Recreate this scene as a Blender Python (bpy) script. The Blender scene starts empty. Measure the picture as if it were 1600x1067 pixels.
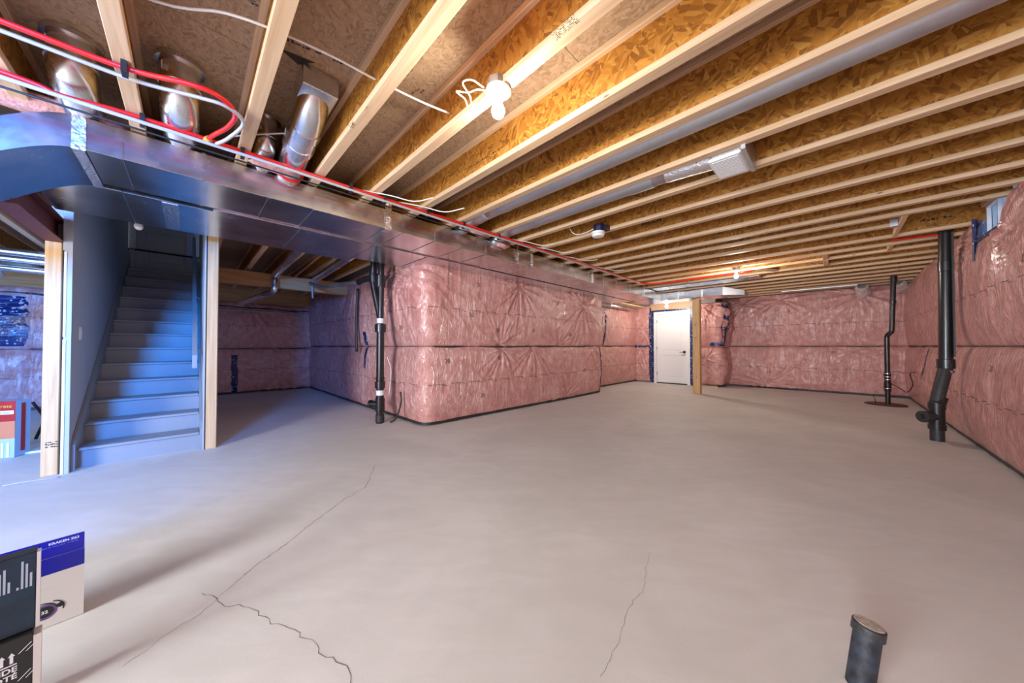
import bpy, bmesh, math, random
import numpy as np
from mathutils import Vector, Matrix
random.seed(7)
R = math.radians
C = bpy.context.scene.collection
sc = bpy.context.scene

# ------------------------------------------------------------------ camera, world, light, exposure
H = 1.10                                   # eye height; horizon sits 7.5 px under the middle of the frame
cam = bpy.data.cameras.new('camera'); cam.sensor_width = 36; cam.lens = 505 / 1600 * 36
cam.clip_start = 0.02
co = bpy.data.objects.new('camera', cam); C.objects.link(co)
co.location = (0, 0, H); co.rotation_euler = (R(90.85), 0, R(45))
sc.camera = co

w = bpy.data.worlds.new('world'); sc.world = w; w.use_nodes = True
bg = w.node_tree.nodes['Background']; bg.inputs[0].default_value = (.62, .76, 1, 1); bg.inputs[1].default_value = 1.0

def area(name, loc, rot, sx, sy, power, col, spread=180):
    l = bpy.data.lights.new(name, 'AREA'); l.shape = 'RECTANGLE'; l.size = sx; l.size_y = sy
    l.energy = power; l.color = col; l.spread = R(spread)
    o = bpy.data.objects.new(name, l); C.objects.link(o); o.location = loc; o.rotation_euler = rot
    return o
# daylight in the rear and side-room windows, then a fill added behind the camera
area('daylight_rear_window', (1.26, -2.3, 1.95), (0, R(90), 0), .75, 1.0, 150, (.03, .27, 1), 75)
area('daylight_side_window', (-6.4, -4.28, 1.75), (R(90), 0, 0), 1.6, .9, 13, (.18, .45, 1))
area('added_rear_fill', (-.9, -4.26, 1.25), (R(90), 0, 0), 1.8, 1.9, 225, (.92, .96, 1))  # broad unseen light added as soft fill, not a known window

BULB = 330.0                                # emission of the lit bulbs
sc.view_settings.view_transform = 'Standard'
sc.view_settings.look = 'None'
sc.view_settings.gamma = 1
sc.view_settings.use_curve_mapping = False
sc.view_settings.exposure = 1.0
sc.cycles.max_bounces = 10
sc.cycles.diffuse_bounces = 6
sc.cycles.sample_clamp_indirect = 6
sc.cycles.use_denoising = True

# ------------------------------------------------------------------ materials
def mat(name):
    m = bpy.data.materials.new(name); m.use_nodes = True
    nt = m.node_tree; b = nt.nodes['Principled BSDF']
    return m, nt, b
def nd(nt, t, **kw):
    n = nt.nodes.new(t)
    for k, v in kw.items():
        if k.startswith('i_'): n.inputs[k[2:].replace('_', ' ')].default_value = v
        elif k.startswith('n_'): n.inputs[int(k[2:])].default_value = v
        else: setattr(n, k, v)
    return n
def ramp(nt, stops, interp='LINEAR'):
    r = nt.nodes.new('ShaderNodeValToRGB'); r.color_ramp.interpolation = interp
    e = r.color_ramp.elements
    e[0].position, e[0].color = stops[0][0], (*stops[0][1], 1)
    e[1].position, e[1].color = stops[-1][0], (*stops[-1][1], 1)
    for p, c in stops[1:-1]:
        x = e.new(p); x.color = (*c, 1)
    return r
def plain(name, col, rough=.5, metal=0, emit=0, bump=0, bscale=60, coat=0, var=0):
    m, nt, b = mat(name)
    b.inputs['Base Color'].default_value = (*col, 1); b.inputs['Roughness'].default_value = rough
    b.inputs['Metallic'].default_value = metal
    if coat: b.inputs['Coat Weight'].default_value = coat; b.inputs['Coat Roughness'].default_value = .12
    if emit:
        b.inputs['Emission Color'].default_value = (*col, 1); b.inputs['Emission Strength'].default_value = emit
    if bump or var:
        tc = nd(nt, 'ShaderNodeTexCoord'); n = nd(nt, 'ShaderNodeTexNoise', i_Scale=bscale, i_Detail=5)
        nt.links.new(tc.outputs['Object'], n.inputs['Vector'])
        if bump:
            bp = nd(nt, 'ShaderNodeBump', i_Strength=bump, i_Distance=.01)
            nt.links.new(n.outputs['Fac'], bp.inputs['Height']); nt.links.new(bp.outputs['Normal'], b.inputs['Normal'])
        if var:
            r = ramp(nt, [(.3, tuple(c * (1 - var) for c in col)), (.7, tuple(min(1, c * (1 + var)) for c in col))])
            nt.links.new(n.outputs['Fac'], r.inputs['Fac']); nt.links.new(r.outputs['Color'], b.inputs['Base Color'])
    return m

def osb(name, cols, axis, size=1.0, dark=.12, rough=.62, spec=.35):
    """strand board: cells of random direction, each filled with long flakes of random tone"""
    m, nt, b = mat(name); L = nt.links.new
    tc = nd(nt, 'ShaderNodeTexCoord')
    oi = nd(nt, 'ShaderNodeObjectInfo')
    off = nd(nt, 'ShaderNodeVectorMath', operation='MULTIPLY'); off.inputs[1].default_value = (7, 3, 5)
    cmb = nd(nt, 'ShaderNodeCombineXYZ'); L(oi.outputs['Random'], cmb.inputs[0]); L(oi.outputs['Random'], cmb.inputs[1]); L(oi.outputs['Random'], cmb.inputs[2])
    L(cmb.outputs[0], off.inputs[0])
    add = nd(nt, 'ShaderNodeVectorMath', operation='ADD'); L(tc.outputs['Object'], add.inputs[0]); L(off.outputs[0], add.inputs[1])
    wn = nd(nt, 'ShaderNodeTexNoise', i_Scale=6.0 / size, i_Detail=2)
    L(add.outputs[0], wn.inputs['Vector'])
    layers = []
    for k, (cs, st) in enumerate(((11, 38), (17, 60))):
        v1 = nd(nt, 'ShaderNodeTexVoronoi', i_Scale=cs / size); L(add.outputs[0], v1.inputs['Vector'])
        sep = nd(nt, 'ShaderNodeSeparateColor'); L(v1.outputs['Color'], sep.inputs[0])
        mul = nd(nt, 'ShaderNodeMath', operation='MULTIPLY_ADD'); mul.inputs[1].default_value = 2.2; mul.inputs[2].default_value = -1.1 + (1.57 if k == 0 and axis == 'Y' else .0)
        L(sep.outputs[0], mul.inputs[0])
        vr = nd(nt, 'ShaderNodeVectorRotate', rotation_type=axis + '_AXIS'); L(add.outputs[0], vr.inputs['Vector']); L(mul.outputs[0], vr.inputs['Angle'])
        sc_ = nd(nt, 'ShaderNodeVectorMath', operation='MULTIPLY'); sc_.inputs[1].default_value = (.22, 1, 1) if axis == 'Y' else (.22, 1, 1)
        L(vr.outputs[0], sc_.inputs[0])
        v2 = nd(nt, 'ShaderNodeTexVoronoi', i_Scale=st / size); L(sc_.outputs[0], v2.inputs['Vector'])
        s2 = nd(nt, 'ShaderNodeSeparateColor'); L(v2.outputs['Color'], s2.inputs[0])
        layers.append((s2, v2, sep))
    pick = nd(nt, 'ShaderNodeMath', operation='GREATER_THAN'); pick.inputs[1].default_value = .5; L(wn.outputs['Fac'], pick.inputs[0])
    mx = nd(nt, 'ShaderNodeMix', data_type='FLOAT'); L(pick.outputs[0], mx.inputs[0]); L(layers[0][0].outputs[1], mx.inputs[2]); L(layers[1][0].outputs[1], mx.inputs[3])
    fine = nd(nt, 'ShaderNodeTexNoise', i_Scale=90 / size, i_Detail=4); L(add.outputs[0], fine.inputs['Vector'])
    big = nd(nt, 'ShaderNodeTexNoise', i_Scale=2.2, i_Detail=2); L(add.outputs[0], big.inputs['Vector'])
    m1 = nd(nt, 'ShaderNodeMath', operation='MULTIPLY_ADD'); m1.inputs[1].default_value = .3; L(fine.outputs['Fac'], m1.inputs[0]); L(mx.outputs[0], m1.inputs[2])
    m2 = nd(nt, 'ShaderNodeMath', operation='MULTIPLY_ADD'); m2.inputs[1].default_value = .35; L(big.outputs['Fac'], m2.inputs[0]); L(m1.outputs[0], m2.inputs[2])
    n = len(cols)
    r = ramp(nt, [(.18 + 1.0 * i / (n - 1) * .8 + .2, c) for i, c in enumerate(cols)][:n]) if False else ramp(nt, [(dark + (1 - dark) * i / (n - 1), c) for i, c in enumerate(cols)])
    m3 = nd(nt, 'ShaderNodeMath', operation='MULTIPLY'); m3.inputs[1].default_value = .64; L(m2.outputs[0], m3.inputs[0])
    L(m3.outputs[0], r.inputs['Fac']); L(r.outputs['Color'], b.inputs['Base Color'])
    b.inputs['Roughness'].default_value = rough; b.inputs['Specular IOR Level'].default_value = spec
    bp = nd(nt, 'ShaderNodeBump', i_Strength=.35, i_Distance=.004); L(m1.outputs[0], bp.inputs['Height']); L(bp.outputs['Normal'], b.inputs['Normal'])
    return m

def lumber(name, c0, c1, knot=(.2, .1, .045), axis=0, rough=.6):
    m, nt, b = mat(name); L = nt.links.new
    tc = nd(nt, 'ShaderNodeTexCoord'); oi = nd(nt, 'ShaderNodeObjectInfo')
    cmb = nd(nt, 'ShaderNodeCombineXYZ')
    for i in range(3): L(oi.outputs['Random'], cmb.inputs[i])
    off = nd(nt, 'ShaderNodeVectorMath', operation='SCALE'); off.inputs['Scale'].default_value = 9; L(cmb.outputs[0], off.inputs[0])
    add = nd(nt, 'ShaderNodeVectorMath', operation='ADD'); L(tc.outputs['Object'], add.inputs[0]); L(off.outputs[0], add.inputs[1])
    s = [28, 28, 28]; s[axis] = 1.1
    mp = nd(nt, 'ShaderNodeVectorMath', operation='MULTIPLY'); mp.inputs[1].default_value = s; L(add.outputs[0], mp.inputs[0])
    n = nd(nt, 'ShaderNodeTexNoise', i_Scale=1.6, i_Detail=6, i_Distortion=.4); L(mp.outputs[0], n.inputs['Vector'])
    r = ramp(nt, [(.3, c0), (.68, c1)]); L(n.outputs['Fac'], r.inputs['Fac'])
    k = [14, 14, 14]; k[axis] = 5
    mk = nd(nt, 'ShaderNodeVectorMath', operation='MULTIPLY'); mk.inputs[1].default_value = k; L(add.outputs[0], mk.inputs[0])
    v = nd(nt, 'ShaderNodeTexVoronoi', i_Scale=1); L(mk.outputs[0], v.inputs['Vector'])
    sp = nd(nt, 'ShaderNodeSeparateColor'); L(v.outputs['Color'], sp.inputs[0])
    gt = nd(nt, 'ShaderNodeMath', operation='GREATER_THAN'); gt.inputs[1].default_value = .8; L(sp.outputs[0], gt.inputs[0])
    lt = ramp(nt, [(.05, (1, 1, 1)), (.13, (0, 0, 0))]); L(v.outputs['Distance'], lt.inputs['Fac'])
    mu = nd(nt, 'ShaderNodeMath', operation='MULTIPLY'); L(gt.outputs[0], mu.inputs[0]); L(lt.outputs['Color'], mu.inputs[1])
    mx = nd(nt, 'ShaderNodeMix', data_type='RGBA'); L(mu.outputs[0], mx.inputs[0]); L(r.outputs['Color'], mx.inputs[6]); mx.inputs[7].default_value = (*knot, 1)
    # tone differs a little from stick to stick
    tv = nd(nt, 'ShaderNodeMapRange'); tv.inputs['To Min'].default_value = .82; tv.inputs['To Max'].default_value = 1.12; L(oi.outputs['Random'], tv.inputs['Value'])
    hs = nd(nt, 'ShaderNodeHueSaturation'); L(tv.outputs[0], hs.inputs['Value']); L(mx.outputs[2], hs.inputs['Color'])
    L(hs.outputs['Color'], b.inputs['Base Color']); b.inputs['Roughness'].default_value = rough
    bp = nd(nt, 'ShaderNodeBump', i_Strength=.15, i_Distance=.004); L(n.outputs['Fac'], bp.inputs['Height']); L(bp.outputs['Normal'], b.inputs['Normal'])
    return m

def galv(name, col=(.66, .67, .69), rough=.21):
    m, nt, b = mat(name); L = nt.links.new
    tc = nd(nt, 'ShaderNodeTexCoord')
    v = nd(nt, 'ShaderNodeTexVoronoi', i_Scale=42); L(tc.outputs['Object'], v.inputs['Vector'])
    s = nd(nt, 'ShaderNodeSeparateColor'); L(v.outputs['Color'], s.inputs[0])
    n = nd(nt, 'ShaderNodeTexNoise', i_Scale=3.5, i_Detail=4); L(tc.outputs['Object'], n.inputs['Vector'])
    a = nd(nt, 'ShaderNodeMath', operation='MULTIPLY_ADD'); a.inputs[1].default_value = .10; L(s.outputs[0], a.inputs[0]); L(n.outputs['Fac'], a.inputs[2])
    r = ramp(nt, [(.3, tuple(c * .84 for c in col)), (.75, tuple(min(1, c * 1.1) for c in col))]); L(a.outputs[0], r.inputs['Fac'])
    L(r.outputs['Color'], b.inputs['Base Color'])
    q = nd(nt, 'ShaderNodeMapRange'); q.inputs['To Min'].default_value = rough - .08; q.inputs['To Max'].default_value = rough + .12
    L(a.outputs[0], q.inputs['Value']); L(q.outputs[0], b.inputs['Roughness'])
    b.inputs['Metallic'].default_value = 1
    w1 = nd(nt, 'ShaderNodeTexNoise', i_Scale=2.2, i_Detail=1); L(tc.outputs['Object'], w1.inputs['Vector'])
    bp = nd(nt, 'ShaderNodeBump', i_Strength=.12, i_Distance=.03); L(w1.outputs['Fac'], bp.inputs['Height']); L(bp.outputs['Normal'], b.inputs['Normal'])
    return m

def insulation_mat(name):
    m, nt, b = mat(name); L = nt.links.new
    tc = nd(nt, 'ShaderNodeTexCoord'); uv = nd(nt, 'ShaderNodeUVMap'); uv.uv_map = 'wall'
    n1 = nd(nt, 'ShaderNodeTexNoise', i_Scale=9, i_Detail=7, i_Roughness=.65); L(tc.outputs['Object'], n1.inputs['Vector'])
    n2 = nd(nt, 'ShaderNodeTexNoise', i_Scale=1.3, i_Detail=2); L(tc.outputs['Object'], n2.inputs['Vector'])
    ad = nd(nt, 'ShaderNodeMath', operation='MULTIPLY_ADD'); ad.inputs[1].default_value = .5; L(n2.outputs['Fac'], ad.inputs[0]); L(n1.outputs['Fac'], ad.inputs[2])
    r = ramp(nt, [(.45, (.47, .175, .165)), (.75, (.61, .295, .270)), (.98, (.73, .44, .405))]); L(ad.outputs[0], r.inputs['Fac'])
    # printed dashed line along the middle of the roll (flat print), broken by noise
    sep = nd(nt, 'ShaderNodeSeparateXYZ'); L(uv.outputs[0], sep.inputs[0])
    def M(op, a, bb=None, c=None):
        x = nd(nt, 'ShaderNodeMath', operation=op)
        for i, q in enumerate((a, bb, c)):
            if q is None: continue
            if isinstance(q, (int, float)): x.inputs[i].default_value = q
            else: L(q, x.inputs[i])
        return x.outputs[0]
    wob = nd(nt, 'ShaderNodeTexNoise', i_Scale=1.5, i_Detail=1); wob.noise_dimensions = '1D'; L(sep.outputs[0], wob.inputs['W'])
    vv = M('ADD', sep.outputs[1], M('MULTIPLY', M('SUBTRACT', wob.outputs['Fac'], .5), .05))
    fr = M('FRACT', M('MULTIPLY', sep.outputs[0], 3.1))
    l1 = M('MULTIPLY', M('LESS_THAN', M('ABSOLUTE', M('SUBTRACT', vv, .545)), .0052), M('LESS_THAN', fr, .66))
    l2 = M('MULTIPLY', M('LESS_THAN', M('ABSOLUTE', M('SUBTRACT', vv, .525)), .0045), M('MULTIPLY', M('GREATER_THAN', fr, .5), M('LESS_THAN', fr, .8)))
    ink = M('MULTIPLY', M('MAXIMUM', l1, l2), M('GREATER_THAN', n1.outputs['Fac'], .40))
    mx = nd(nt, 'ShaderNodeMix', data_type='RGBA'); L(M('MULTIPLY', ink, .8), mx.inputs[0]); L(r.outputs['Color'], mx.inputs[6]); mx.inputs[7].default_value = (.06, .03, .03, 1)
    L(mx.outputs[2], b.inputs['Base Color'])
    b.inputs['Roughness'].default_value = .75; b.inputs['Specular IOR Level'].default_value = .2
    b.inputs['Coat Weight'].default_value = 1.0; b.inputs['Coat Roughness'].default_value = .15; b.inputs['Coat IOR'].default_value = 1.75
    # crinkled poly film: stretched creases
    st = nd(nt, 'ShaderNodeVectorMath', operation='MULTIPLY'); st.inputs[1].default_value = (1.9, .42, 1); L(uv.outputs[0], st.inputs[0])
    c1 = nd(nt, 'ShaderNodeTexNoise', i_Scale=6.5, i_Detail=3, i_Distortion=.8); L(st.outputs[0], c1.inputs['Vector'])
    ab = M('ABSOLUTE', M('SUBTRACT', c1.outputs['Fac'], .5))
    cr = M('MULTIPLY', M('POWER', M('SUBTRACT', 1.0, M('MINIMUM', M('MULTIPLY', ab, 9.0), 1.0)), 2.0), M('ADD', M('MULTIPLY', n2.outputs['Fac'], 1.6), -.2))
    c2 = nd(nt, 'ShaderNodeTexNoise', i_Scale=34, i_Detail=4, i_Distortion=1.2); L(uv.outputs[0], c2.inputs['Vector'])
    hh = M('ADD', cr, M('MULTIPLY', c2.outputs['Fac'], .45))
    bp = nd(nt, 'ShaderNodeBump', i_Strength=.8, i_Distance=.022); L(hh, bp.inputs['Height']); L(bp.outputs['Normal'], b.inputs['Coat Normal'])
    b2 = nd(nt, 'ShaderNodeBump', i_Strength=.4, i_Distance=.010); L(hh, b2.inputs['Height']); L(b2.outputs['Normal'], b.inputs['Normal'])
    return m

def floor_mat():
    m, nt, b = mat('concrete_floor'); L = nt.links.new
    tc = nd(nt, 'ShaderNodeTexCoord')
    a = nd(nt, 'ShaderNodeTexNoise', i_Scale=.75, i_Detail=5, i_Roughness=.6, i_Distortion=.6); L(tc.outputs['Object'], a.inputs['Vector'])
    st = nd(nt, 'ShaderNodeVectorMath', operation='MULTIPLY'); st.inputs[1].default_value = (1, 2.4, 1)
    vr = nd(nt, 'ShaderNodeVectorRotate', rotation_type='Z_AXIS'); vr.inputs['Angle'].default_value = -.75
    L(tc.outputs['Object'], vr.inputs['Vector']); L(vr.outputs[0], st.inputs[0])
    s = nd(nt, 'ShaderNodeTexNoise', i_Scale=2.6, i_Detail=7, i_Distortion=1.3); L(st.outputs[0], s.inputs['Vector'])
    f = nd(nt, 'ShaderNodeTexNoise', i_Scale=130, i_Detail=3); L(tc.outputs['Object'], f.inputs['Vector'])
    x = nd(nt, 'ShaderNodeMath', operation='MULTIPLY_ADD'); x.inputs[1].default_value = .45; L(s.outputs['Fac'], x.inputs[0]); L(a.outputs['Fac'], x.inputs[2])
    y = nd(nt, 'ShaderNodeMath', operation='MULTIPLY_ADD'); y.inputs[1].default_value = .22; L(f.outputs['Fac'], y.inputs[0]); L(x.outputs[0], y.inputs[2])
    r = ramp(nt, [(.5, (.59, .585, .56)), (.82, (.665, .665, .645)), (1.0, (.73, .73, .72))]); L(y.outputs[0], r.inputs['Fac'])
    # sparse dark specks
    v = nd(nt, 'ShaderNodeTexVoronoi', i_Scale=5.5); L(tc.outputs['Object'], v.inputs['Vector'])
    sp = nd(nt, 'ShaderNodeSeparateColor'); L(v.outputs['Color'], sp.inputs[0])
    g = nd(nt, 'ShaderNodeMath', operation='GREATER_THAN'); g.inputs[1].default_value = .72; L(sp.outputs[1], g.inputs[0])
    lt = nd(nt, 'ShaderNodeMath', operation='LESS_THAN'); lt.inputs[1].default_value = .02; L(v.outputs['Distance'], lt.inputs[0])
    mu = nd(nt, 'ShaderNodeMath', operation='MULTIPLY'); L(g.outputs[0], mu.inputs[0]); L(lt.outputs[0], mu.inputs[1])
    mx = nd(nt, 'ShaderNodeMix', data_type='RGBA'); L(mu.outputs[0], mx.inputs[0]); L(r.outputs['Color'], mx.inputs[6]); mx.inputs[7].default_value = (.2, .17, .15, 1)
    L(mx.outputs[2], b.inputs['Base Color'])
    b.inputs['Roughness'].default_value = .58; b.inputs['Specular IOR Level'].default_value = .35
    bp = nd(nt, 'ShaderNodeBump', i_Strength=.12, i_Distance=.006); L(y.outputs[0], bp.inputs['Height']); L(bp.outputs['Normal'], b.inputs['Normal'])
    return m

def tape_mat():
    m, nt, b = mat('blue_sheathing_tape'); L = nt.links.new
    tc = nd(nt, 'ShaderNodeTexCoord')
    v = nd(nt, 'ShaderNodeTexVoronoi', i_Scale=17, i_Randomness=.9); L(tc.outputs['Object'], v.inputs['Vector'])
    r = ramp(nt, [(.17, (.42, .55, .75)), (.26, (.008, .022, .105))]); L(v.outputs['Distance'], r.inputs['Fac'])
    L(r.outputs['Color'], b.inputs['Base Color']); b.inputs['Roughness'].default_value = .3
    n = nd(nt, 'ShaderNodeTexNoise', i_Scale=30, i_Detail=3); L(tc.outputs['Object'], n.inputs['Vector'])
    bp = nd(nt, 'ShaderNodeBump', i_Strength=.5, i_Distance=.01); L(n.outputs['Fac'], bp.inputs['Height']); L(bp.outputs['Normal'], b.inputs['Normal'])
    return m

def space_print():
    m, nt, b = mat('dark_printed_card'); L = nt.links.new
    tc = nd(nt, 'ShaderNodeTexCoord')
    n = nd(nt, 'ShaderNodeTexNoise', i_Scale=5, i_Detail=6, i_Distortion=1.5); L(tc.outputs['Object'], n.inputs['Vector'])
    r = ramp(nt, [(.35, (.004, .006, .012)), (.6, (.006, .03, .06)), (.85, (.01, .08, .13))]); L(n.outputs['Fac'], r.inputs['Fac'])
    L(r.outputs['Color'], b.inputs['Base Color']); b.inputs['Roughness'].default_value = .35
    return m

M = {}
M['web'] = osb('osb_web', [(.16, .052, .006), (.37, .145, .018), (.46, .205, .032), (.58, .32, .075)], 'Y', size=.85)
M['sub'] = osb('osb_subfloor', [(.25, .155, .085), (.37, .245, .145), (.42, .29, .18), (.48, .345, .22)], 'Z', size=.55, rough=.75)
M['flange'] = lumber('joist_flange_wood', (.56, .355, .195), (.72, .51, .325), axis=0)
M['post'] = lumber('post_wood', (.50, .29, .125), (.68, .44, .215), axis=2)
M['beamwood'] = lumber('beam_wood', (.45, .25, .09), (.62, .38, .17), axis=1)
M['block'] = lumber('blocking_wood', (.60, .36, .20), (.74, .50, .32), axis=1)
M['galv'] = galv('galvanised_sheet')
M['galvr'] = galv('galvanised_round', (.72, .73, .75), .22)
M['galvdull'] = galv('galvanised_dull', (.55, .57, .60), .42)
M['foil'] = plain('foil_tape', (.85, .85, .87), .25, 1, bump=.8, bscale=55)
M['ins'] = insulation_mat('pink_insulation_under_film')
M['fluff'] = plain('loose_pink_batt', (.62, .33, .31), .9, bump=1, bscale=40, var=.25)
M['floor'] = floor_mat()
M['conc'] = plain('foundation_concrete', (.36, .34, .32), .85, bump=.3, var=.12)
M['dry'] = plain('grey_painted_drywall', (.40, .41, .43), .6, bump=.06, bscale=160)
M['paper'] = plain('drywall_edge', (.72, .70, .68), .8, bump=.2, bscale=90)
M['stair'] = plain('stair_grey_paint', (.265, .275, .29), .45, bump=.05, bscale=120, var=.04)
M['white'] = plain('white_paint', (.80, .80, .80), .4)
M['doorwhite'] = plain('door_white_paint', (.84, .84, .85), .38)
M['plastic'] = plain('white_plastic', (.80, .80, .78), .35)
M['porc'] = plain('white_porcelain', (.85, .85, .83), .2, coat=.5)
M['abs'] = plain('black_abs_pipe', (.012, .012, .014), .32, coat=.2)
M['absgrey'] = plain('scuffed_black_pipe', (.03, .03, .032), .5, bump=.2, var=.4)
M['red'] = plain('red_water_pipe', (.72, .015, .012), .32)
M['whpex'] = plain('white_water_pipe', (.42, .40, .41), .4)
M['cable'] = plain('white_cable_jacket', (.80, .77, .73), .4)
M['black'] = plain('black_rubber', (.015, .015, .016), .45)
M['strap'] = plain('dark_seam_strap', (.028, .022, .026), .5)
M['tape'] = tape_mat()
M['copper'] = plain('dull_copper', (.24, .10, .04), .45)
M['maroon'] = plain('red_oxide_steel', (.13, .03, .03), .55, bump=.2, var=.3)
M['lid'] = plain('brown_sump_lid', (.085, .045, .04), .55, bump=.2, var=.2)
M['bulb'] = plain('lit_bulb', (1, .92, .80), .4, emit=BULB)
M['bulbfar'] = plain('lit_bulb_far', (1, .92, .80), .4, emit=BULB * 1.45)
M['bulboff'] = plain('unlit_frosted_bulb', (.82, .80, .78), .3)
M['ink'] = plain('black_ink', (.03, .024, .02), .7)
M['inkpale'] = plain('faded_ink', (.12, .07, .04), .8)
M['white_ink'] = plain('white_print', (.82, .82, .85), .5)
M['grey_ink'] = plain('grey_print', (.42, .48, .55), .5)
M['box_blue'] = plain('deep_blue_card', (.010, .012, .34), .32)
M['box_white'] = plain('white_card', (.70, .66, .64), .45)
M['box_black'] = plain('black_card', (.014, .013, .014), .42)
M['box_space'] = space_print()
M['purple'] = plain('purple_print', (.16, .08, .28), .4)
M['pk_red'] = plain('red_card', (.42, .012, .016), .35)
M['pk_orange'] = plain('orange_print', (.62, .20, .09), .4)
M['pk_gold'] = plain('gold_print', (.75, .45, .06), .4)
M['pk_blue'] = plain('pale_blue_pleats', (.36, .48, .62), .6)
M['navy'] = plain('navy_electrical_box', (.010, .014, .06), .4)
M['film'] = plain('crumpled_clear_film', (.62, .55, .52), .18, coat=.6, bump=.8, bscale=25)
M['glass'] = plain('window_glass', (.75, .85, .95), .05)
gb = M['glass'].node_tree.nodes['Principled BSDF']; gb.inputs['Transmission Weight'].default_value = 1; gb.inputs['IOR'].default_value = 1.02
M['crack'] = plain('crack_dark', (.17, .14, .12), .9)
M['dark'] = plain('dark_gap', (.02, .018, .016), .8)
M['frost'] = plain('far_window_frame', (.82, .85, .9), .3)

# ------------------------------------------------------------------ mesh helpers
WL = {}                                                   # world location of every root
def tag(o, label=None, cat=None, group=None, kind=None):
    if label: o['label'] = label
    if cat: o['category'] = cat
    if group: o['group'] = group
    if kind: o['kind'] = kind
    return o
def empty(name, loc=(0, 0, 0), parent=None):
    o = bpy.data.objects.new(name, None); C.objects.link(o); o.empty_display_size = .1
    p = Vector(loc); WL[o.name] = p.copy()
    if parent: o.parent = parent; o.location = p - WL[parent.name]
    else: o.location = p
    return o
def obj(name, bm, m, parent=None, loc=None, smooth=False, autosmooth=None):
    """link one mesh; vertices are given in world space, origin goes to loc or to the parent's origin"""
    base = Vector(loc) if loc is not None else (WL[parent.name] if parent else Vector((0, 0, 0)))
    bmesh.ops.recalc_face_normals(bm, faces=bm.faces)
    bmesh.ops.translate(bm, verts=bm.verts, vec=-base)
    if autosmooth is not None:
        for e in bm.edges:
            if len(e.link_faces) == 2 and e.calc_face_angle(0) > autosmooth: e.smooth = False
        smooth = True
    me = bpy.data.meshes.new(name); bm.to_mesh(me); bm.free()
    me.materials.append(M[m] if isinstance(m, str) else m)
    if smooth:
        me.shade_smooth() if hasattr(me, 'shade_smooth') and autosmooth is None else me.polygons.foreach_set('use_smooth', [True] * len(me.polygons))
    o = bpy.data.objects.new(name, me); C.objects.link(o)
    WL[o.name] = base.copy()
    if parent: o.parent = parent; o.location = base - WL[parent.name]
    else: o.location = base
    return o
def box(bm, x0, x1, y0, y1, z0, z1, bev=0, mtx=None):
    b2 = bmesh.new()
    bmesh.ops.create_cube(b2, size=1)
    for v in b2.verts:
        v.co = Vector(((x0 + x1) / 2 + v.co.x * (x1 - x0), (y0 + y1) / 2 + v.co.y * (y1 - y0), (z0 + z1) / 2 + v.co.z * (z1 - z0)))
    if bev: bmesh.ops.bevel(b2, geom=b2.edges[:], offset=bev, segments=1, affect='EDGES')
    if mtx is not None: bmesh.ops.transform(b2, matrix=mtx, verts=b2.verts)
    me = bpy.data.meshes.new('t'); b2.to_mesh(me); b2.free(); bm.from_mesh(me); bpy.data.meshes.remove(me)
    return bm
def B(x0, x1, y0, y1, z0, z1, bev=0, mtx=None): return box(bmesh.new(), x0, x1, y0, y1, z0, z1, bev, mtx)
def tube(bm, pts, r, n=10, cap=True):
    pts = [Vector(p) for p in pts]; rr = r if isinstance(r, (list, tuple)) else [r] * len(pts)
    rings = []; up = None
    for i, p in enumerate(pts):
        d = (pts[min(i + 1, len(pts) - 1)] - pts[max(i - 1, 0)])
        if d.length < 1e-9: d = Vector((0, 0, 1))
        d.normalize()
        if up is None:
            up = Vector((0, 0, 1)) if abs(d.z) < .9 else Vector((1, 0, 0))
        a = d.cross(up)
        if a.length < 1e-4: a = d.cross(Vector((0, 1, 0)))
        a.normalize(); b = a.cross(d).normalized(); up = b
        rings.append([bm.verts.new(p + (a * math.cos(t) + b * math.sin(t)) * rr[i]) for t in [2 * math.pi * k / n for k in range(n)]])
    for i in range(len(rings) - 1):
        for k in range(n):
            bm.faces.new((rings[i][k], rings[i][(k + 1) % n], rings[i + 1][(k + 1) % n], rings[i + 1][k]))
    if cap:
        bm.faces.new(rings[0]); bm.faces.new(rings[-1])
    return bm
def T(pts, r, n=10, cap=True): return tube(bmesh.new(), pts, r, n, cap)
def smooth_path(pts, k=6):
    """Catmull-Rom through the points"""
    P = [Vector(p) for p in pts]; P = [P[0] * 2 - P[1]] + P + [P[-1] * 2 - P[-2]]; out = []
    for i in range(1, len(P) - 2):
        for j in range(k):
            t = j / k
            out.append(.5 * ((2 * P[i]) + (P[i + 1] - P[i - 1]) * t + (2 * P[i - 1] - 5 * P[i] + 4 * P[i + 1] - P[i + 2]) * t * t + (3 * P[i] - P[i - 1] - 3 * P[i + 1] + P[i + 2]) * t ** 3))
    out.append(P[-2]); return out
def lathe(bm, base, axis, prof, n=20):
    """prof: (distance along axis, radius)"""
    ax = Vector(axis).normalized(); base = Vector(base)
    a = ax.orthogonal().normalized(); b = ax.cross(a)
    rings = []
    for d, r in prof:
        rings.append([bm.verts.new(base + ax * d + (a * math.cos(2 * math.pi * k / n) + b * math.sin(2 * math.pi * k / n)) * max(r, 1e-4)) for k in range(n)])
    for i in range(len(rings) - 1):
        for k in range(n):
            bm.faces.new((rings[i][k], rings[i][(k + 1) % n], rings[i + 1][(k + 1) % n], rings[i + 1][k]))
    bm.faces.new(rings[0]); bm.faces.new(rings[-1])
    return bm
def LA(base, axis, prof, n=20): return lathe(bmesh.new(), base, axis, prof, n)
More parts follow.
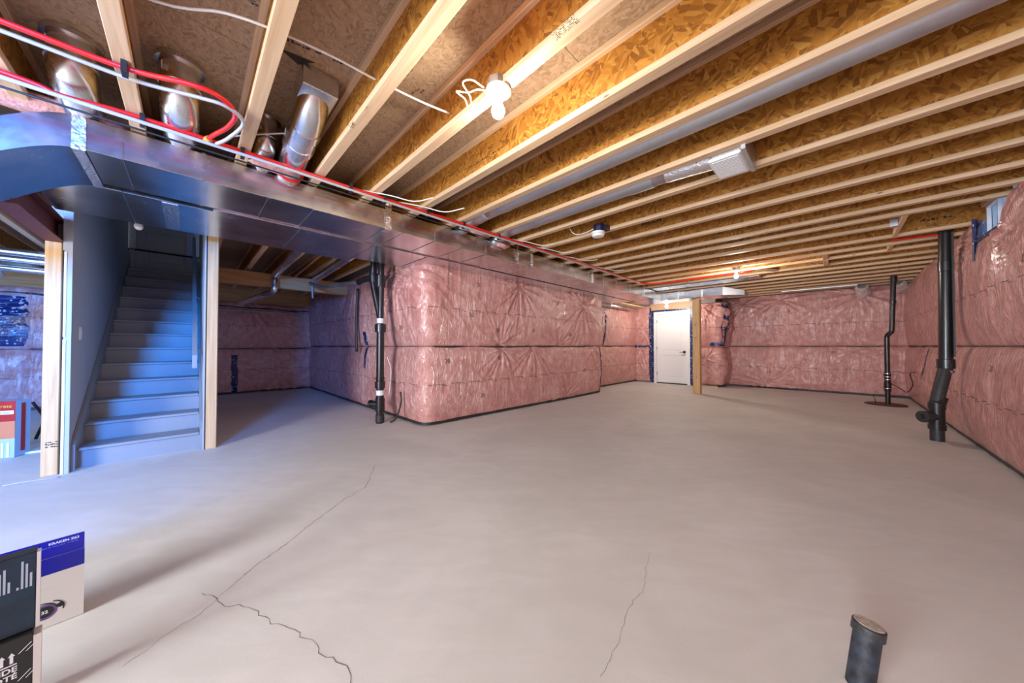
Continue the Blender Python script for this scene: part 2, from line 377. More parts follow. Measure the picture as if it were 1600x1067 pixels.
def textmesh(body, size, align='LEFT', shear=0, bold=0):
    cu = bpy.data.curves.new('t', 'FONT'); cu.body = body; cu.size = size; cu.align_x = align; cu.shear = shear; cu.offset = bold
    o = bpy.data.objects.new('t', cu); C.objects.link(o)
    dg = bpy.context.evaluated_depsgraph_get(); me = bpy.data.meshes.new_from_object(o.evaluated_get(dg))
    bpy.data.objects.remove(o); bpy.data.curves.remove(cu)
    bm = bmesh.new(); bm.from_mesh(me); bpy.data.meshes.remove(me); return bm
def put(bm, o, u, v):
    """place xy-plane shapes on a plane through o with axes u, v (slightly proud)"""
    o, u, v = Vector(o), Vector(u).normalized(), Vector(v).normalized(); n = u.cross(v)
    for q in bm.verts: q.co = o + u * q.co.x + v * q.co.y + n * .0008
    return bm
def rect(bm, x0, y0, x1, y1):
    bm.faces.new([bm.verts.new((x0, y0, 0)), bm.verts.new((x1, y0, 0)), bm.verts.new((x1, y1, 0)), bm.verts.new((x0, y1, 0))]); return bm
def decal(name, bm, m, parent):
    """flat print; keeps its own winding"""
    base = WL[parent.name]
    bmesh.ops.translate(bm, verts=bm.verts, vec=-base)
    me = bpy.data.meshes.new(name); bm.to_mesh(me); bm.free(); me.materials.append(M[m])
    o = bpy.data.objects.new(name, me); C.objects.link(o); o.parent = parent; WL[o.name] = base.copy(); return o
def stamp(rows, cols, ch, cw, rnd, gap=.3):
    """rows of small worn print marks too faint to read"""
    bm = bmesh.new()
    for r in range(rows):
        x = 0
        while x < cols * cw:
            l = cw * rnd.uniform(.3, 1.1)
            if rnd.random() > gap:
                y = -r * ch + rnd.uniform(-.1, .1) * ch
                rect(bm, x, y, x + l * .7, y + ch * rnd.uniform(.25, .6))
            x += l
    return bm

# value noise for cloth-like relief
class VN:
    def __init__(s, seed): s.g = np.random.RandomState(seed).rand(64, 64)
    def __call__(s, x, y):
        x = np.asarray(x, float); y = np.asarray(y, float) + 0 * x; x = x + 0 * y
        xi = np.floor(x).astype(int); yi = np.floor(y).astype(int); fx = x - xi; fy = y - yi
        fx = fx * fx * (3 - 2 * fx); fy = fy * fy * (3 - 2 * fy); g = s.g
        a = g[xi % 64, yi % 64]; b = g[(xi + 1) % 64, yi % 64]; c = g[xi % 64, (yi + 1) % 64]; d = g[(xi + 1) % 64, (yi + 1) % 64]
        return (a * (1 - fx) + b * fx) * (1 - fy) + (c * (1 - fx) + d * fx) * fy

def rounded_path(pts, rad, step):
    """2-D polyline with rounded corners, resampled; returns points, left normals, arc length"""
    P = [np.array(p, float) for p in pts]; out = [P[0]]
    for i in range(1, len(P) - 1):
        a = P[i - 1] - P[i]; b = P[i + 1] - P[i]; la, lb = np.linalg.norm(a), np.linalg.norm(b); a /= la; b /= lb
        r = min(rad, la * .45, lb * .45); s, e = P[i] + a * r, P[i] + b * r
        for t in np.linspace(0, 1, 9): out.append((1 - t) ** 2 * s + 2 * t * (1 - t) * P[i] + t * t * e)
    out.append(P[-1]); out = np.array(out)
    seg = np.linalg.norm(np.diff(out, axis=0), axis=1); s = np.r_[0, np.cumsum(seg)]
    n = max(3, int(s[-1] / step)); S = np.linspace(0, s[-1], n)
    X = np.interp(S, s, out[:, 0]); Y = np.interp(S, s, out[:, 1])
    dx = np.gradient(X, S); dy = np.gradient(Y, S); l = np.hypot(dx, dy)
    return np.stack([X, Y], 1), np.stack([-dy / l, dx / l], 1), S

class Roll:
    """one horizontal roll of film-faced batt following a wall path (interior is on the left of the path)"""
    def __init__(s, pts, z0, z1, bulge, seed, rad=.13, step=.022, pinches=(), fold=.010, side=1):
        s.P, s.N, s.S = rounded_path(pts, rad, step); s.N = s.N * side
        s.z0, s.z1, s.bulge, s.n, s.pin, s.fold = z0, z1, bulge, VN(seed), pinches, fold
        s.seed = seed; s.step = step
    def d(s, U, Z):
        V = np.clip((Z - s.z0) / (s.z1 - s.z0), 0, 1); n = s.n
        d = s.bulge * np.power(np.clip(np.sin(math.pi * V), 0, 1), .42) * (.78 + .3 * n(U * .9, V * 1.1))
        env = np.power(np.clip(np.sin(math.pi * V), 0, 1), .5)
        d = d + (.022 * (n(U * 2.6 + 7, V * 2.2) - .5) + .010 * (n(U * 6 + 3, V * 4.5) - .5)) * env
        warp = 1.3 * (n(U * 1.3 + 11, V * 2.5) - .5)
        for k, (f, a) in enumerate(((4.0, 1.0), (9.0, .6), (19.0, .34))):
            q = n(U * f + 17 * k + warp * f * .45, V * 1.3 + 5 * k); rd = np.power(1 - np.abs(2 * q - 1), 5)
            amp = n(U * 1.1 + 31 * k, V * 2.1 + 3)
            d = d + s.fold * a * rd * np.clip(amp * 2.4 - .7, 0, 1.2) * env
        for (u0, z0, Rr, a) in s.pin:                       # gathers fanning out of a fixing
            du, dz = U - u0, Z - z0; r = np.hypot(du, dz) + 1e-6; th = np.arctan2(dz, du)
            q = n(th * 6.5 + 3 * u0, r * .9 + 40); rd = np.power(1 - np.abs(2 * q - 1), 2.2)
            d = d + 2.6 * a * rd * np.exp(-(r / Rr) ** 1.5) * np.clip(r / .08, 0, 1) - .8 * a * np.exp(-(r / .09) ** 2)
        return d
    def at(s, u, z, lift=0):
        x = np.interp(u, s.S, s.P[:, 0]); y = np.interp(u, s.S, s.P[:, 1])
        nx = np.interp(u, s.S, s.N[:, 0]); ny = np.interp(u, s.S, s.N[:, 1]); q = s.d(np.asarray(u), np.asarray(z)) + lift
        return np.stack([x + nx * q, y + ny * q, np.asarray(z) + 0 * x], -1)
    def build(s, name, parent, hole=None, m='ins'):
        nz = max(6, int((s.z1 - s.z0) / s.step)); z = s.z0 + (s.z1 - s.z0) * (1 - np.cos(np.linspace(0, 1, nz) * math.pi)) / 2 * .35 + (s.z1 - s.z0) * np.linspace(0, 1, nz) * .65
        U, Z = np.meshgrid(s.S, z, indexing='ij'); V = s.at(U, Z); nu = len(s.S)
        co_ = V.reshape(-1, 3) - np.array(WL[parent.name])
        i, j = np.meshgrid(np.arange(nu - 1), np.arange(nz - 1), indexing='ij'); a = (i * nz + j).ravel()
        F = np.stack([a, a + nz, a + nz + 1, a + 1], 1)
        if hole:
            uc = (U[:-1, :-1] + U[1:, 1:]).ravel() / 2; zc = (Z[:-1, :-1] + Z[1:, 1:]).ravel() / 2
            F = F[~((uc > hole[0]) & (uc < hole[1]) & (zc > hole[2]) & (zc < hole[3]))]
        me = bpy.data.meshes.new(name); me.vertices.add(len(co_)); me.vertices.foreach_set('co', co_.ravel())
        me.loops.add(F.size); me.loops.foreach_set('vertex_index', F.ravel().astype(np.int32))
        me.polygons.add(len(F)); me.polygons.foreach_set('loop_start', np.arange(len(F), dtype=np.int32) * 4)
        me.update(calc_edges=True); me.polygons.foreach_set('use_smooth', np.ones(len(F), bool))
        uv = me.uv_layers.new(name='wall'); UVv = np.stack([U.ravel(), Z.ravel() - s.z0], 1)[F.ravel()]
        uv.data.foreach_set('uv', UVv.ravel())
        me.materials.append(M[m]); me.validate()
        o = bpy.data.objects.new(name, me); C.objects.link(o); o.parent = parent; WL[o.name] = WL[parent.name].copy()
        return o
    def strap(s, name, parent, z, half=.011, lift=.006, m='strap', seed=3, u0=None, u1=None, wob=.012):
        r = VN(seed); S = s.S if u0 is None else np.linspace(u0, u1, max(4, int((u1 - u0) / s.step)))
        bm = bmesh.new(); prev = None
        zz = z + wob * (r(S * 2.3, S * 0) - .5) * 2
        base = s.at(S, np.clip(zz, s.z0, s.z1), lift)
        for k in range(len(S)):
            b = base[k]; nx = np.interp(S[k], s.S, s.N[:, 0]); ny = np.interp(S[k], s.S, s.N[:, 1])
            h = half * (.75 + .6 * float(r(S[k] * 9, 4.0)))
            ring = [bm.verts.new((b[0] - nx * .02, b[1] - ny * .02, zz[k] - h)), bm.verts.new((b[0] + nx * .004, b[1] + ny * .004, zz[k] - h)),
                    bm.verts.new((b[0] + nx * .004, b[1] + ny * .004, zz[k] + h)), bm.verts.new((b[0] - nx * .02, b[1] - ny * .02, zz[k] + h))]
            if prev:
                for q in range(4): bm.faces.new((prev[q], prev[(q + 1) % 4], ring[(q + 1) % 4], ring[q]))
            prev = ring
        return obj(name, bm, m, parent)
    def vtape(s, name, parent, u, z0, z1, half=.03, m='tape', lift=.006, lean=0):
        bm = bmesh.new(); prev = None; r = VN(int(u * 100) % 50 + 3)
        for k, z in enumerate(np.linspace(z0, z1, 26)):
            row = []
            for q in range(3):
                uu = u + lean * (z - z0) + (q - 1) * half * (.8 + .5 * float(r(z * 12, q * 3.0))) ; uu = min(max(uu, s.S[0]), s.S[-1])
                row.append(bm.verts.new(s.at(uu, min(max(z, s.z0), s.z1), lift + .004 * (q == 1))))
            if prev:
                for q in range(2): bm.faces.new((prev[q], prev[q + 1], row[q + 1], row[q]))
            prev = row
        return obj(name, bm, m, parent)
    def mark(s, body, u, z, size, parent, flip=1, m='inkpale'):
        bm = textmesh(body, size, 'CENTER')
        for v in bm.verts:
            p = s.at(u + flip * v.co.x, min(z + v.co.y, s.z1), .0035); v.co = Vector(p)
        return decal('printed_number', bm, m, parent)

# ------------------------------------------------------------------ levels
ZJ = H + 1.32            # underside of the joists
ZS = H + 1.622           # underside of the subfloor
XR, YF, XB, YB = 1.12, 10.78, -9.85, -4.25
SEAM = 1.10

# ------------------------------------------------------------------ floor with cracks
fl = tag(obj('floor', B(XB - .3, XR + .3, YB - .3, YF + .3, -.12, 0), 'floor'), 'smooth pale beige concrete basement slab', kind='structure')
def floor_pt(px, py):
    z = 505 * H / (py - 541); u = (px - 800) / 505 * z
    return ((u - z) * .7071, (u + z) * .7071)
def crack(pix, w):
    P = [floor_pt(*p) for p in pix]; rnd = random.Random(len(pix) + int(pix[0][0])); pts = []
    for a, b in zip(P[:-1], P[1:]):
        n = max(2, int(math.dist(a, b) / .025))
        for k in range(n):
            t = k / n; pts.append((a[0] + (b[0] - a[0]) * t + rnd.uniform(-.008, .008), a[1] + (b[1] - a[1]) * t + rnd.uniform(-.008, .008)))
    pts.append(P[-1]); bm = bmesh.new(); prev = None
    for i, p in enumerate(pts):
        q = pts[min(i + 1, len(pts) - 1)]; o = pts[max(i - 1, 0)]; d = Vector((q[0] - o[0], q[1] - o[1], 0)).normalized(); n = Vector((-d.y, d.x, 0)) * w * rnd.uniform(.3, 1)
        r = (bm.verts.new(Vector((*p, .0006)) + n), bm.verts.new(Vector((*p, .0006)) - n))
        if prev: bm.faces.new((prev[0], prev[1], r[1], r[0]))
        prev = r
    tag(obj('floor_crack', bm, 'crack', fl), kind='stuff')
crack([(588, 725), (572, 760), (535, 781), (467, 833), (449, 848), (400, 884), (385, 895)], .0022)
crack([(320, 921), (360, 940), (400, 946), (422, 964), (456, 976), (490, 996), (512, 1019), (542, 1032), (552, 1050), (557, 1066)], .0015)
crack([(385, 895), (330, 945), (260, 990), (200, 1035)], .0011)
crack([(1012, 860), (1000, 925), (977, 944), (966, 1000), (945, 1030), (936, 1049)], .0008)

# ------------------------------------------------------------------ concrete shells and insulated walls
def shell(name, boxes, label):
    bm = bmesh.new()
    for b in boxes: box(bm, *b)
    return tag(obj(name, bm, 'conc'), label, kind='structure')
TOP = ZS + .1
wr = shell('wall_right', [(XR + .12, XR + .4, -1.75, 4.86, 0, TOP), (XR + .12, XR + .4, 6.0, YF + .3, 0, TOP), (XR + .12, XR + .4, 4.86, 6.0, 0, 2.20), (XR + .12, XR + .4, 4.86, 6.0, 2.60, TOP),
                          (XR + .12, XR + .4, YB - .3, -2.85, 0, TOP), (XR + .12, XR + .4, -2.85, -1.75, 0, 1.55), (XR + .12, XR + .4, -2.85, -1.75, 2.35, TOP)],
           'long right wall wrapped in pink film-faced insulation with a small high window')
yR = lambda y: YF - y                                            # path position on the right wall
pr = [(XR, YF), (XR, -1.6)]
lo = Roll(pr, .02, SEAM, .10, 21, fold=.013, side=-1, pinches=[(yR(8.9), 1.0, .35, .012)])
hi = Roll(pr, SEAM, ZJ + .03, .10, 22, fold=.013, side=-1, pinches=[(yR(6.4), 2.3, .5, .014), (yR(5.0), 2.05, .45, .016), (yR(8.8), 2.35, .4, .012), (yR(3.8), 2.3, .6, .014)])
lo.build('insulation_roll', wr); hi.build('insulation_roll', wr, hole=(yR(5.74), yR(4.99), 2.17, 2.6))
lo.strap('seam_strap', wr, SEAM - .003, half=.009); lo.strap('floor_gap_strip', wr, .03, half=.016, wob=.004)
lo.vtape('blue_tape', wr, yR(8.55), .55, 1.08, half=.022, lean=.12)
for (y, z) in ((6.9, 1.86), (4.5, 1.75), (3.9, .78), (7.4, .60), (4.2, .35), (5.35, .86)):
    (hi if z > SEAM else lo).mark('20', yR(y), z, .085, wr, flip=1)

wf = shell('wall_far', [(-4.75, -3.93, 10.14, 10.4, 0, TOP), (-2.88, XR + .4, 10.92, 11.2, 0, TOP), (-2.88, -2.3, 10.14, 10.92, 0, TOP), (-3.93, -2.88, 10.14, 10.4, 2.11, TOP)],
           'far end wall of pink insulation rolls around the white door')
pf = [(-2.13, YF + .02), (XR, YF)]
flo = Roll(pf, .02, SEAM, .09, 31, fold=.016, side=-1, pinches=[(.9, .15, .8, .02), (2.5, 1.0, .4, .012)])
fhi = Roll(pf, SEAM, ZJ + .03, .10, 32, fold=.020, side=-1, pinches=[(1.15, 2.3, .7, .018), (2.55, 2.3, .7, .022), (.35, 2.25, .6, .018)])
flo.build('insulation_roll', wf); fhi.build('insulation_roll', wf)
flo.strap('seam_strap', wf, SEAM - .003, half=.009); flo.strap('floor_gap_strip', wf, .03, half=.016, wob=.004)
for (u, z) in ((1.3, 1.95), (2.0, 1.98), (2.1, .93), (.9, .4)): (fhi if z > SEAM else flo).mark('20', u, z, .085, wf)
pc = [(-2.72, 10.02), (-2.15, 10.02), (-2.13, YF)]                 # lump right of the door
clo = Roll(pc, .06, SEAM - .03, .10, 33, rad=.10, fold=.03, step=.018, side=-1, pinches=[(.2, .75, .4, .03)])
chi = Roll(pc, SEAM - .03, 2.28, .10, 34, rad=.10, fold=.045, step=.018, side=-1, pinches=[(.15, 2.2, .8, .04), (.45, 2.25, .6, .03)])
clo.build('insulation_roll', wf); chi.build('insulation_roll', wf)
chi.vtape('blue_tape', wf, .60, SEAM + .02, 2.25, half=.055); chi.strap('blue_tape', wf, SEAM + .06, half=.045, u0=.32, u1=.62, m='tape')
obj('wood_shim', B(-2.62, -2.22, 9.93, 10.0, 0.001, .03), 'block', wf)
pd = [(-4.48, 10.04), (-3.96, 10.04)]
dlo = Roll(pd, .03, SEAM, .09, 35, fold=.03, step=.018, side=-1, pinches=[(.2, .95, .4, .02), (.25, .15, .4, .02)])
dhi = Roll(pd, SEAM, 2.36, .09, 36, fold=.03, step=.018, side=-1, pinches=[(.35, 1.5, .3, .02)])
dlo.build('insulation_roll', wf); dhi.build('insulation_roll', wf)
dlo.strap('blue_tape', wf, SEAM - .01, half=.03, m='tape'); dlo.vtape('blue_tape', wf, .50, .05, SEAM, half=.035, m='tape'); dhi.vtape('blue_tape', wf, .50, SEAM, 2.3, half=.035)
obj('lintel', B(-4.0, -2.72, 9.98, 10.13, 2.13, 2.42, .004), 'block', wf)

wl = shell('wall_left', [(XB, -4.3, 2.43, 2.6, 0, TOP), (-4.3, -4.12, 2.43, 6.9, 0, TOP), (-4.9, -4.64, 6.7, 10.4, 0, TOP)],
           'pink insulated wall jutting into the room with a rounded corner')
pl = [(XB + .05, 2.30), (-3.99, 2.30), (-3.99, 6.92)]
c0 = abs(XB + .05 + 3.99)                                          # arc length at the corner (about)
llo = Roll(pl, .02, SEAM, .085, 41, rad=.16, fold=.015, step=.015, side=-1, pinches=[(c0 + 1.35, 1.06, .5, .013), (c0 + 2.1, 1.08, .55, .016), (c0 + 4.2, 1.05, .35, .016), (c0 + 3.2, .1, .6, .010)])
lhi = Roll(pl, SEAM, ZJ + .02, .085, 42, rad=.16, fold=.018, step=.015, side=-1,
           pinches=[(c0 + 1.75, 2.16, .65, .020), (c0 + 3.72, 1.98, .60, .034), (c0 + 1.3, 1.12, .5, .014), (c0 + 2.9, 1.12, .4, .012), (c0 - .7, 2.2, .8, .02), (c0 - .25, 2.25, .6, .02)])
llo.build('insulation_roll', wl); lhi.build('insulation_roll', wl)
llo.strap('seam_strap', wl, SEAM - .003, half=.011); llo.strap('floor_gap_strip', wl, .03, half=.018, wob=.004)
for (du, z) in ((.35, .86), (1.0, .30), (.9, 2.02), (2.9, 1.93), (.75, 1.55), (1.3, 1.33), (3.2, .95), (-.45, 1.35), (2.2, 1.36), (3.35, 1.31), (1.35, .88), (3.9, .55)):
    (lhi if z > SEAM else llo).mark('20', c0 - .09 + du, z, .09, wl)
llo.vtape('edge_strap', wl, c0 + 4.5, .03, SEAM, half=.018, m='strap')
lhi.vtape('blue_tape', wl, c0 - 1.95, .82 + .3, 1.36, half=.06)
llo.vtape('blue_tape', wl, c0 - 1.95, .72, SEAM, half=.04)
pq = [(-4.02, 6.93), (-4.5, 6.98), (-4.5, 10.04)]                  # recess beyond the jut
qlo = Roll(pq, .02, SEAM, .10, 43, rad=.10, fold=.016, step=.022, side=-1, pinches=[(2.2, .9, .4, .012)])
qhi = Roll(pq, SEAM, 2.34, .10, 44, rad=.10, fold=.022, step=.022, side=-1, pinches=[(1.15, 2.1, .5, .03), (2.2, 2.2, .5, .02)])
qlo.build('insulation_roll', wl); qhi.build('insulation_roll', wl)
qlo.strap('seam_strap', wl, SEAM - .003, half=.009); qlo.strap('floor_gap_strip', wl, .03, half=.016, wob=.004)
qhi.vtape('blue_tape', wl, 1.42, SEAM + .0, 2.15, half=.035)

wb = shell('wall_back', [(XB - .35, XB - .13, YB - .3, 2.6, 0, TOP)], 'shaded pink insulated wall behind the stairs')
pb = [(XB, YB), (XB, 2.33)]
blo = Roll(pb, .02, SEAM - .05, .09, 51, fold=.016, step=.035, side=-1, pinches=[(5.9, .1, .7, .02)])
bhi = Roll(pb, SEAM - .05, 2.12, .09, 52, fold=.018, step=.035, side=-1, pinches=[(5.3, 1.95, .6, .02), (6.2, 2.0, .6, .02), (2.4, 1.9, .6, .02)])
obj('rim_board', B(XB - .13, XB - .05, YB, 2.42, 2.05, ZS), 'beamwood', wb)
blo.build('insulation_roll', wb); bhi.build('insulation_roll', wb)
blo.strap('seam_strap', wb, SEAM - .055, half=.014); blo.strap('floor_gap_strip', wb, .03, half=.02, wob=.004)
blo.vtape('blue_tape', wb, 5.0, .04, .9, half=.05); bhi.vtape('blue_tape', wb, 2.12, SEAM, 1.95, half=.16)
bhi.strap('top_strap', wb, 2.0, half=.014, wob=.02)
wn = shell('wall_near', [(XB - .35, -7.3, YB - .3, YB, 0, TOP), (-5.5, -1.85, YB - .3, YB, 0, TOP), (.05, XR + .4, YB - .3, YB, 0, TOP),
                         (-7.3, -5.5, YB - .3, YB, 0, 1.25), (-7.3, -5.5, YB - .3, YB, 2.25, TOP), (-1.85, .05, YB - .3, YB, 0, .25), (-1.85, .05, YB - .3, YB, 2.25, TOP)],
           'bare concrete wall behind the camera')

# ------------------------------------------------------------------ windows
def window(name, x0, x1, y0, y1, z0, z1, label, fr=.035, bars=()):
    """frame and pane in the plane of its thin side"""
    r = tag(empty(name, ((x0 + x1) / 2, (y0 + y1) / 2, z0)), label, kind='structure')
    bm = bmesh.new()
    if x1 - x0 < y1 - y0:
        box(bm, x0, x1, y0, y0 + fr, z0, z1); box(bm, x0, x1, y1 - fr, y1, z0, z1); box(bm, x0, x1, y0 + fr, y1 - fr, z0, z0 + fr); box(bm, x0, x1, y0 + fr, y1 - fr, z1 - fr, z1)
        obj('window_frame', bm, 'frost', r)
        for b in bars: obj('sash_bar', B(x0 + .005, x1 - .005, b - .012, b + .012, z0 + fr, z1 - fr), 'frost', r)
        obj('window_pane', B((x0 + x1) / 2 - .003, (x0 + x1) / 2 + .003, y0 + fr, y1 - fr, z0 + fr, z1 - fr), 'glass', r)
    else:
        box(bm, x0, x0 + fr, y0, y1, z0, z1); box(bm, x1 - fr, x1, y0, y1, z0, z1); box(bm, x0 + fr, x1 - fr, y0, y1, z0, z0 + fr); box(bm, x0 + fr, x1 - fr, y0, y1, z1 - fr, z1)
        obj('window_frame', bm, 'frost', r)
        obj('window_pane', B(x0 + fr, x1 - fr, (y0 + y1) / 2 - .003, (y0 + y1) / 2 + .003, z0 + fr, z1 - fr), 'glass', r)
    return r
w1 = window('window_1', 1.15, 1.215, 4.86, 6.0, 2.20, 2.60, 'small high white window between the joist ends in the right wall', bars=(5.68,))
def quad_prism(pts, z0, z1):
    bm = bmesh.new(); lo_ = [bm.verts.new((*p, z0)) for p in pts]; hi_ = [bm.verts.new((*p, z1)) for p in pts]; n = len(pts)
    bm.faces.new(lo_); bm.faces.new(hi_)
    for k in range(n): bm.faces.new((lo_[k], lo_[(k + 1) % n], hi_[(k + 1) % n], hi_[k]))
    return bm
bm = quad_prism([(1.02, 5.70), (1.148, 5.96), (1.148, 5.985), (1.012, 5.72)], 1.97, 2.415)
for v in bm.verts:
    if v.co.z < 2.1: v.co.z = 1.97 + (v.co.x - 1.012) / .136 * .2
obj('reveal_tape', bm, 'tape', w1)
obj('reveal_tape', quad_prism([(1.095, 5.0), (1.148, 5.03), (1.148, 5.01), (1.09, 4.985)], 2.17, 2.415), 'tape', w1)
obj('sill_tape', quad_prism([(1.05, 4.99), (1.149, 4.99), (1.149, 5.97), (1.03, 5.73)], 2.165, 2.195), 'tape', w1)
obj('head_board', B(1.12, 1.149, 4.86, 6.0, 2.585, 2.64), 'block', w1)

# ------------------------------------------------------------------ ceiling: subfloor sheets, I-joists, blocking
ce = tag(empty('ceiling', (0, 0, ZJ)), 'open basement ceiling of wooden I-joists under strand board', kind='structure')
STAIR = (-8.3, -4.62, -.74, .13)
x = XR + .3
ix = 0
subs = []
while x > XB - .3:
    y = YB - .3 - (1.22 if ix % 2 else 0)
    while y < YF + .3:
        a0, a1, b0, b1 = max(x - 1.22, XB - .35) + .0015, x - .0015, max(y, YB - .3) + .0015, min(y + 2.44, YF + .3) - .0015
        y += 2.44
        if b1 - b0 < .05 or a1 - a0 < .05: continue
        pcs = [(a0, a1, b0, b1)]
        if a0 < STAIR[1] and b0 < STAIR[3] and b1 > STAIR[2]:
            pcs = []
            if b0 < STAIR[2]: pcs.append((a0, a1, b0, STAIR[2]))
            if b1 > STAIR[3]: pcs.append((a0, a1, STAIR[3], b1))
            lo_, hi_ = max(b0, STAIR[2]), min(b1, STAIR[3])
            if a1 > STAIR[1]: pcs.append((STAIR[1], a1, lo_, hi_))
            if a0 < STAIR[0]: pcs.append((a0, STAIR[0], lo_, hi_))
        for p in pcs:
            if p[1] - p[0] > .02 and p[3] - p[2] > .02:
                o = obj('subfloor_panel', B(*p, ZS, ZS + .018), 'sub', ce, loc=(p[1], p[2], ZS)); subs.append((p, o))
    x -= 1.22; ix += 1
JY = [-3.98, -3.54, -3.1, -2.66, -2.22, -1.78, -1.34, -.99, -.62, -.2, .285, .738, 1.16, 1.62, 2.07, 2.563, 2.985, 3.425, 3.86, 4.33, 4.77, 5.10, 5.52, 6.07, 6.5, 6.92, 7.42, 7.88, 8.3, 8.75, 9.2, 9.65, 10.1, 10.52]
def joist(yf, x0, x1, kind=None):
    r = empty('floor_joist', (x1, yf - .032, ZJ), ce)
    obj('bottom_flange', B(x0, x1, yf - .064, yf, ZJ, ZJ + .038, .0025), 'flange', r)
    obj('web', B(x0, x1, yf - .037, yf - .027, ZJ + .036, ZS - .036), 'web', r)
    obj('top_flange', B(x0, x1, yf - .064, yf, ZS - .038, ZS - .0005, .0025), 'flange', r)
    return r
JO = {}
for y in JY:
    x1 = XR + .1; x0 = -4.58
    if y < -.8: x0 = XB + .02
    elif y < .2: x0 = -4.6
    elif y < 2.4: x0 = XB + .02
    if abs(y - 5.52) < .01: x1 = .50
    if abs(y - 5.10) < .01: x1 = 1.11
    JO[y] = joist(y, x0, x1)
    if abs(y - 5.52) < .01: pass
def block(x0, x1, y0, y1, z0=ZJ, z1=ZJ + .20, m='block'):
    return obj('joist_block', B(x0, x1, y0, y1, z0, z1, .003), m, ce)
block(.50, .54, 5.102, 6.004, ZJ, ZJ + .24); block(.52, .56, 6.502, 6.854); block(-.12, -.06, 6.92, 7.354, ZJ, ZJ + .2); block(-.12, -.06, 6.502, 6.854)
block(-4.64, -4.60, -.70, .10, ZJ - .045, ZS - .001)
obj('header_board', B(-2.6, -2.56, 7.452, 7.814, ZJ + .0, ZJ + .06), 'block', ce)
# metal hangers on the cut joist
obj('joist_hanger', B(.44, .498, 5.452, 5.524, ZJ - .003, ZJ + .10), 'galvdull', JO[5.52])
# mounting braces beside the far lamp
def bar(p, q, wd, th):
    p, q = Vector(p), Vector(q); d = (q - p); l = d.length; m = Matrix.Translation((p + q) / 2) @ d.to_track_quat('X', 'Z').to_matrix().to_4x4()
    return B(-l / 2, l / 2, -wd / 2, wd / 2, -th / 2, th / 2, 0, m)
obj('lamp_brace', bar((-1.0, 6.93, ZJ + .02), (-.72, 7.35, ZJ + .02), .06, .03), 'block', ce)
obj('lamp_brace', bar((-.72, 6.93, ZJ + .055), (-1.0, 7.35, ZJ + .055), .06, .03), 'block', ce)

# print on the wood
rnd = random.Random(5)
def near_panel(x, y):
    for p, o in subs:
        if p[0] <= x <= p[1] and p[2] <= y <= p[3]: return o
    return subs[0][1]
def sub_print(bm, x, y, ang, m='ink'):
    c, s = math.cos(ang), math.sin(ang)
    decal('printed_mark', put(bm, (x, y, ZS - .0005), (c, s, 0), (s, -c, 0)), m, near_panel(x, y))
sub_print(stamp(5, 13, .020, .030, rnd), -1.92, -.03, .05)
sub_print(stamp(6, 5, .018, .028, rnd), -1.86, .12, 1.35)
bm = bmesh.new(); bm.faces.new([bm.verts.new((0, 0, 0)), bm.verts.new((.17, 0, 0)), bm.verts.new((.085, -.07, 0))]); sub_print(bm, -2.12, .33, 1.35)
sub_print(stamp(1, 7, .04, .04, rnd, .1), -2.05, .32, 1.35)
sub_print(stamp(2, 4, .03, .03, rnd), -1.95, 1.0, .1, 'inkpale')
def flange_print(y, x, rows, cols, m='ink', ch=.007, cw=.013):
    f = [o for o in JO[y].children if o.name.startswith('bottom_flange')][0]
    decal('printed_mark', put(stamp(rows, cols, ch, cw, rnd), (x, y - .055, ZJ - .0002), (-1, 0, 0), (0, 1, 0)), m, f)
def web_print(y, x, rows, cols, m='inkpale', ch=.03, cw=.035, z=ZJ + .13, gap=.3):
    f = [o for o in JO[y].children if o.name.startswith('web')][0]
    decal('printed_mark', put(stamp(rows, cols, ch, cw, rnd, gap), (x, y - .0372, z), (1, 0, 0), (0, 0, 1)), m, f)
flange_print(1.16, -.72, 7, 9); flange_print(.738, -2.0, 4, 4, ch=.01, cw=.012); flange_print(1.62, -1.5, 2, 5, 'inkpale')
flange_print(2.07, -.85, 2, 3); flange_print(.738, -1.8, 2, 3); flange_print(2.563, -.6, 2, 3, 'inkpale')
web_print(1.62, -2.05, 1, 18, 'ink', .022, .024, ZJ + .11, .15); web_print(3.86, -1.62, 1, 6, 'ink', .06, .035, ZJ + .12, .1); web_print(4.33, -1.75, 1, 6, 'inkpale', .05, .035, ZJ + .10, .1)
web_print(6.07, .70, 1, 7, 'ink', .05, .04, ZJ + .13, .1); web_print(6.07, .76, 1, 3, 'inkpale', .03, .04, ZJ + .07); web_print(2.985, -.9, 1, 4, 'inkpale', .05, .03)
# numbers of knots and nail stains on nearer webs are left to the wood grain

# ------------------------------------------------------------------ posts and beams
def post(x0, x1, y0, y1, z1, label, rot=0):
    r = tag(obj('wood_post', B(x0, x1, y0, y1, 0, z1, .004), 'post', loc=((x0 + x1) / 2, (y0 + y1) / 2, 0)), label, 'post', None)
    return r
p1 = post(-4.82, -4.73, -.872, -.785, 2.0, 'leftmost timber post, scuffed and pale, carrying the red steel beam beside the stairs')
p2 = post(-4.85, -4.765, .135, .222, ZJ - .003, 'slim timber post at the right side of the stair opening')
p3 = post(-2.36, -2.21, 8.33, 8.48, 2.195, 'thick square timber post standing in front of the white door')
for (o, x, y, z, n) in ((p1, -4.728, -.85, .28, 3), (p3, -2.33, 8.328, 1.62, 3), (p3, -2.33, 8.328, 1.3, 2)):
    u = (0, 1, 0) if o is p1 else (1, 0, 0)
    decal('printed_mark', put(stamp(n, 4, .02, .016, rnd), (x, y, z), u, (0, 0, 1)), 'ink', o)
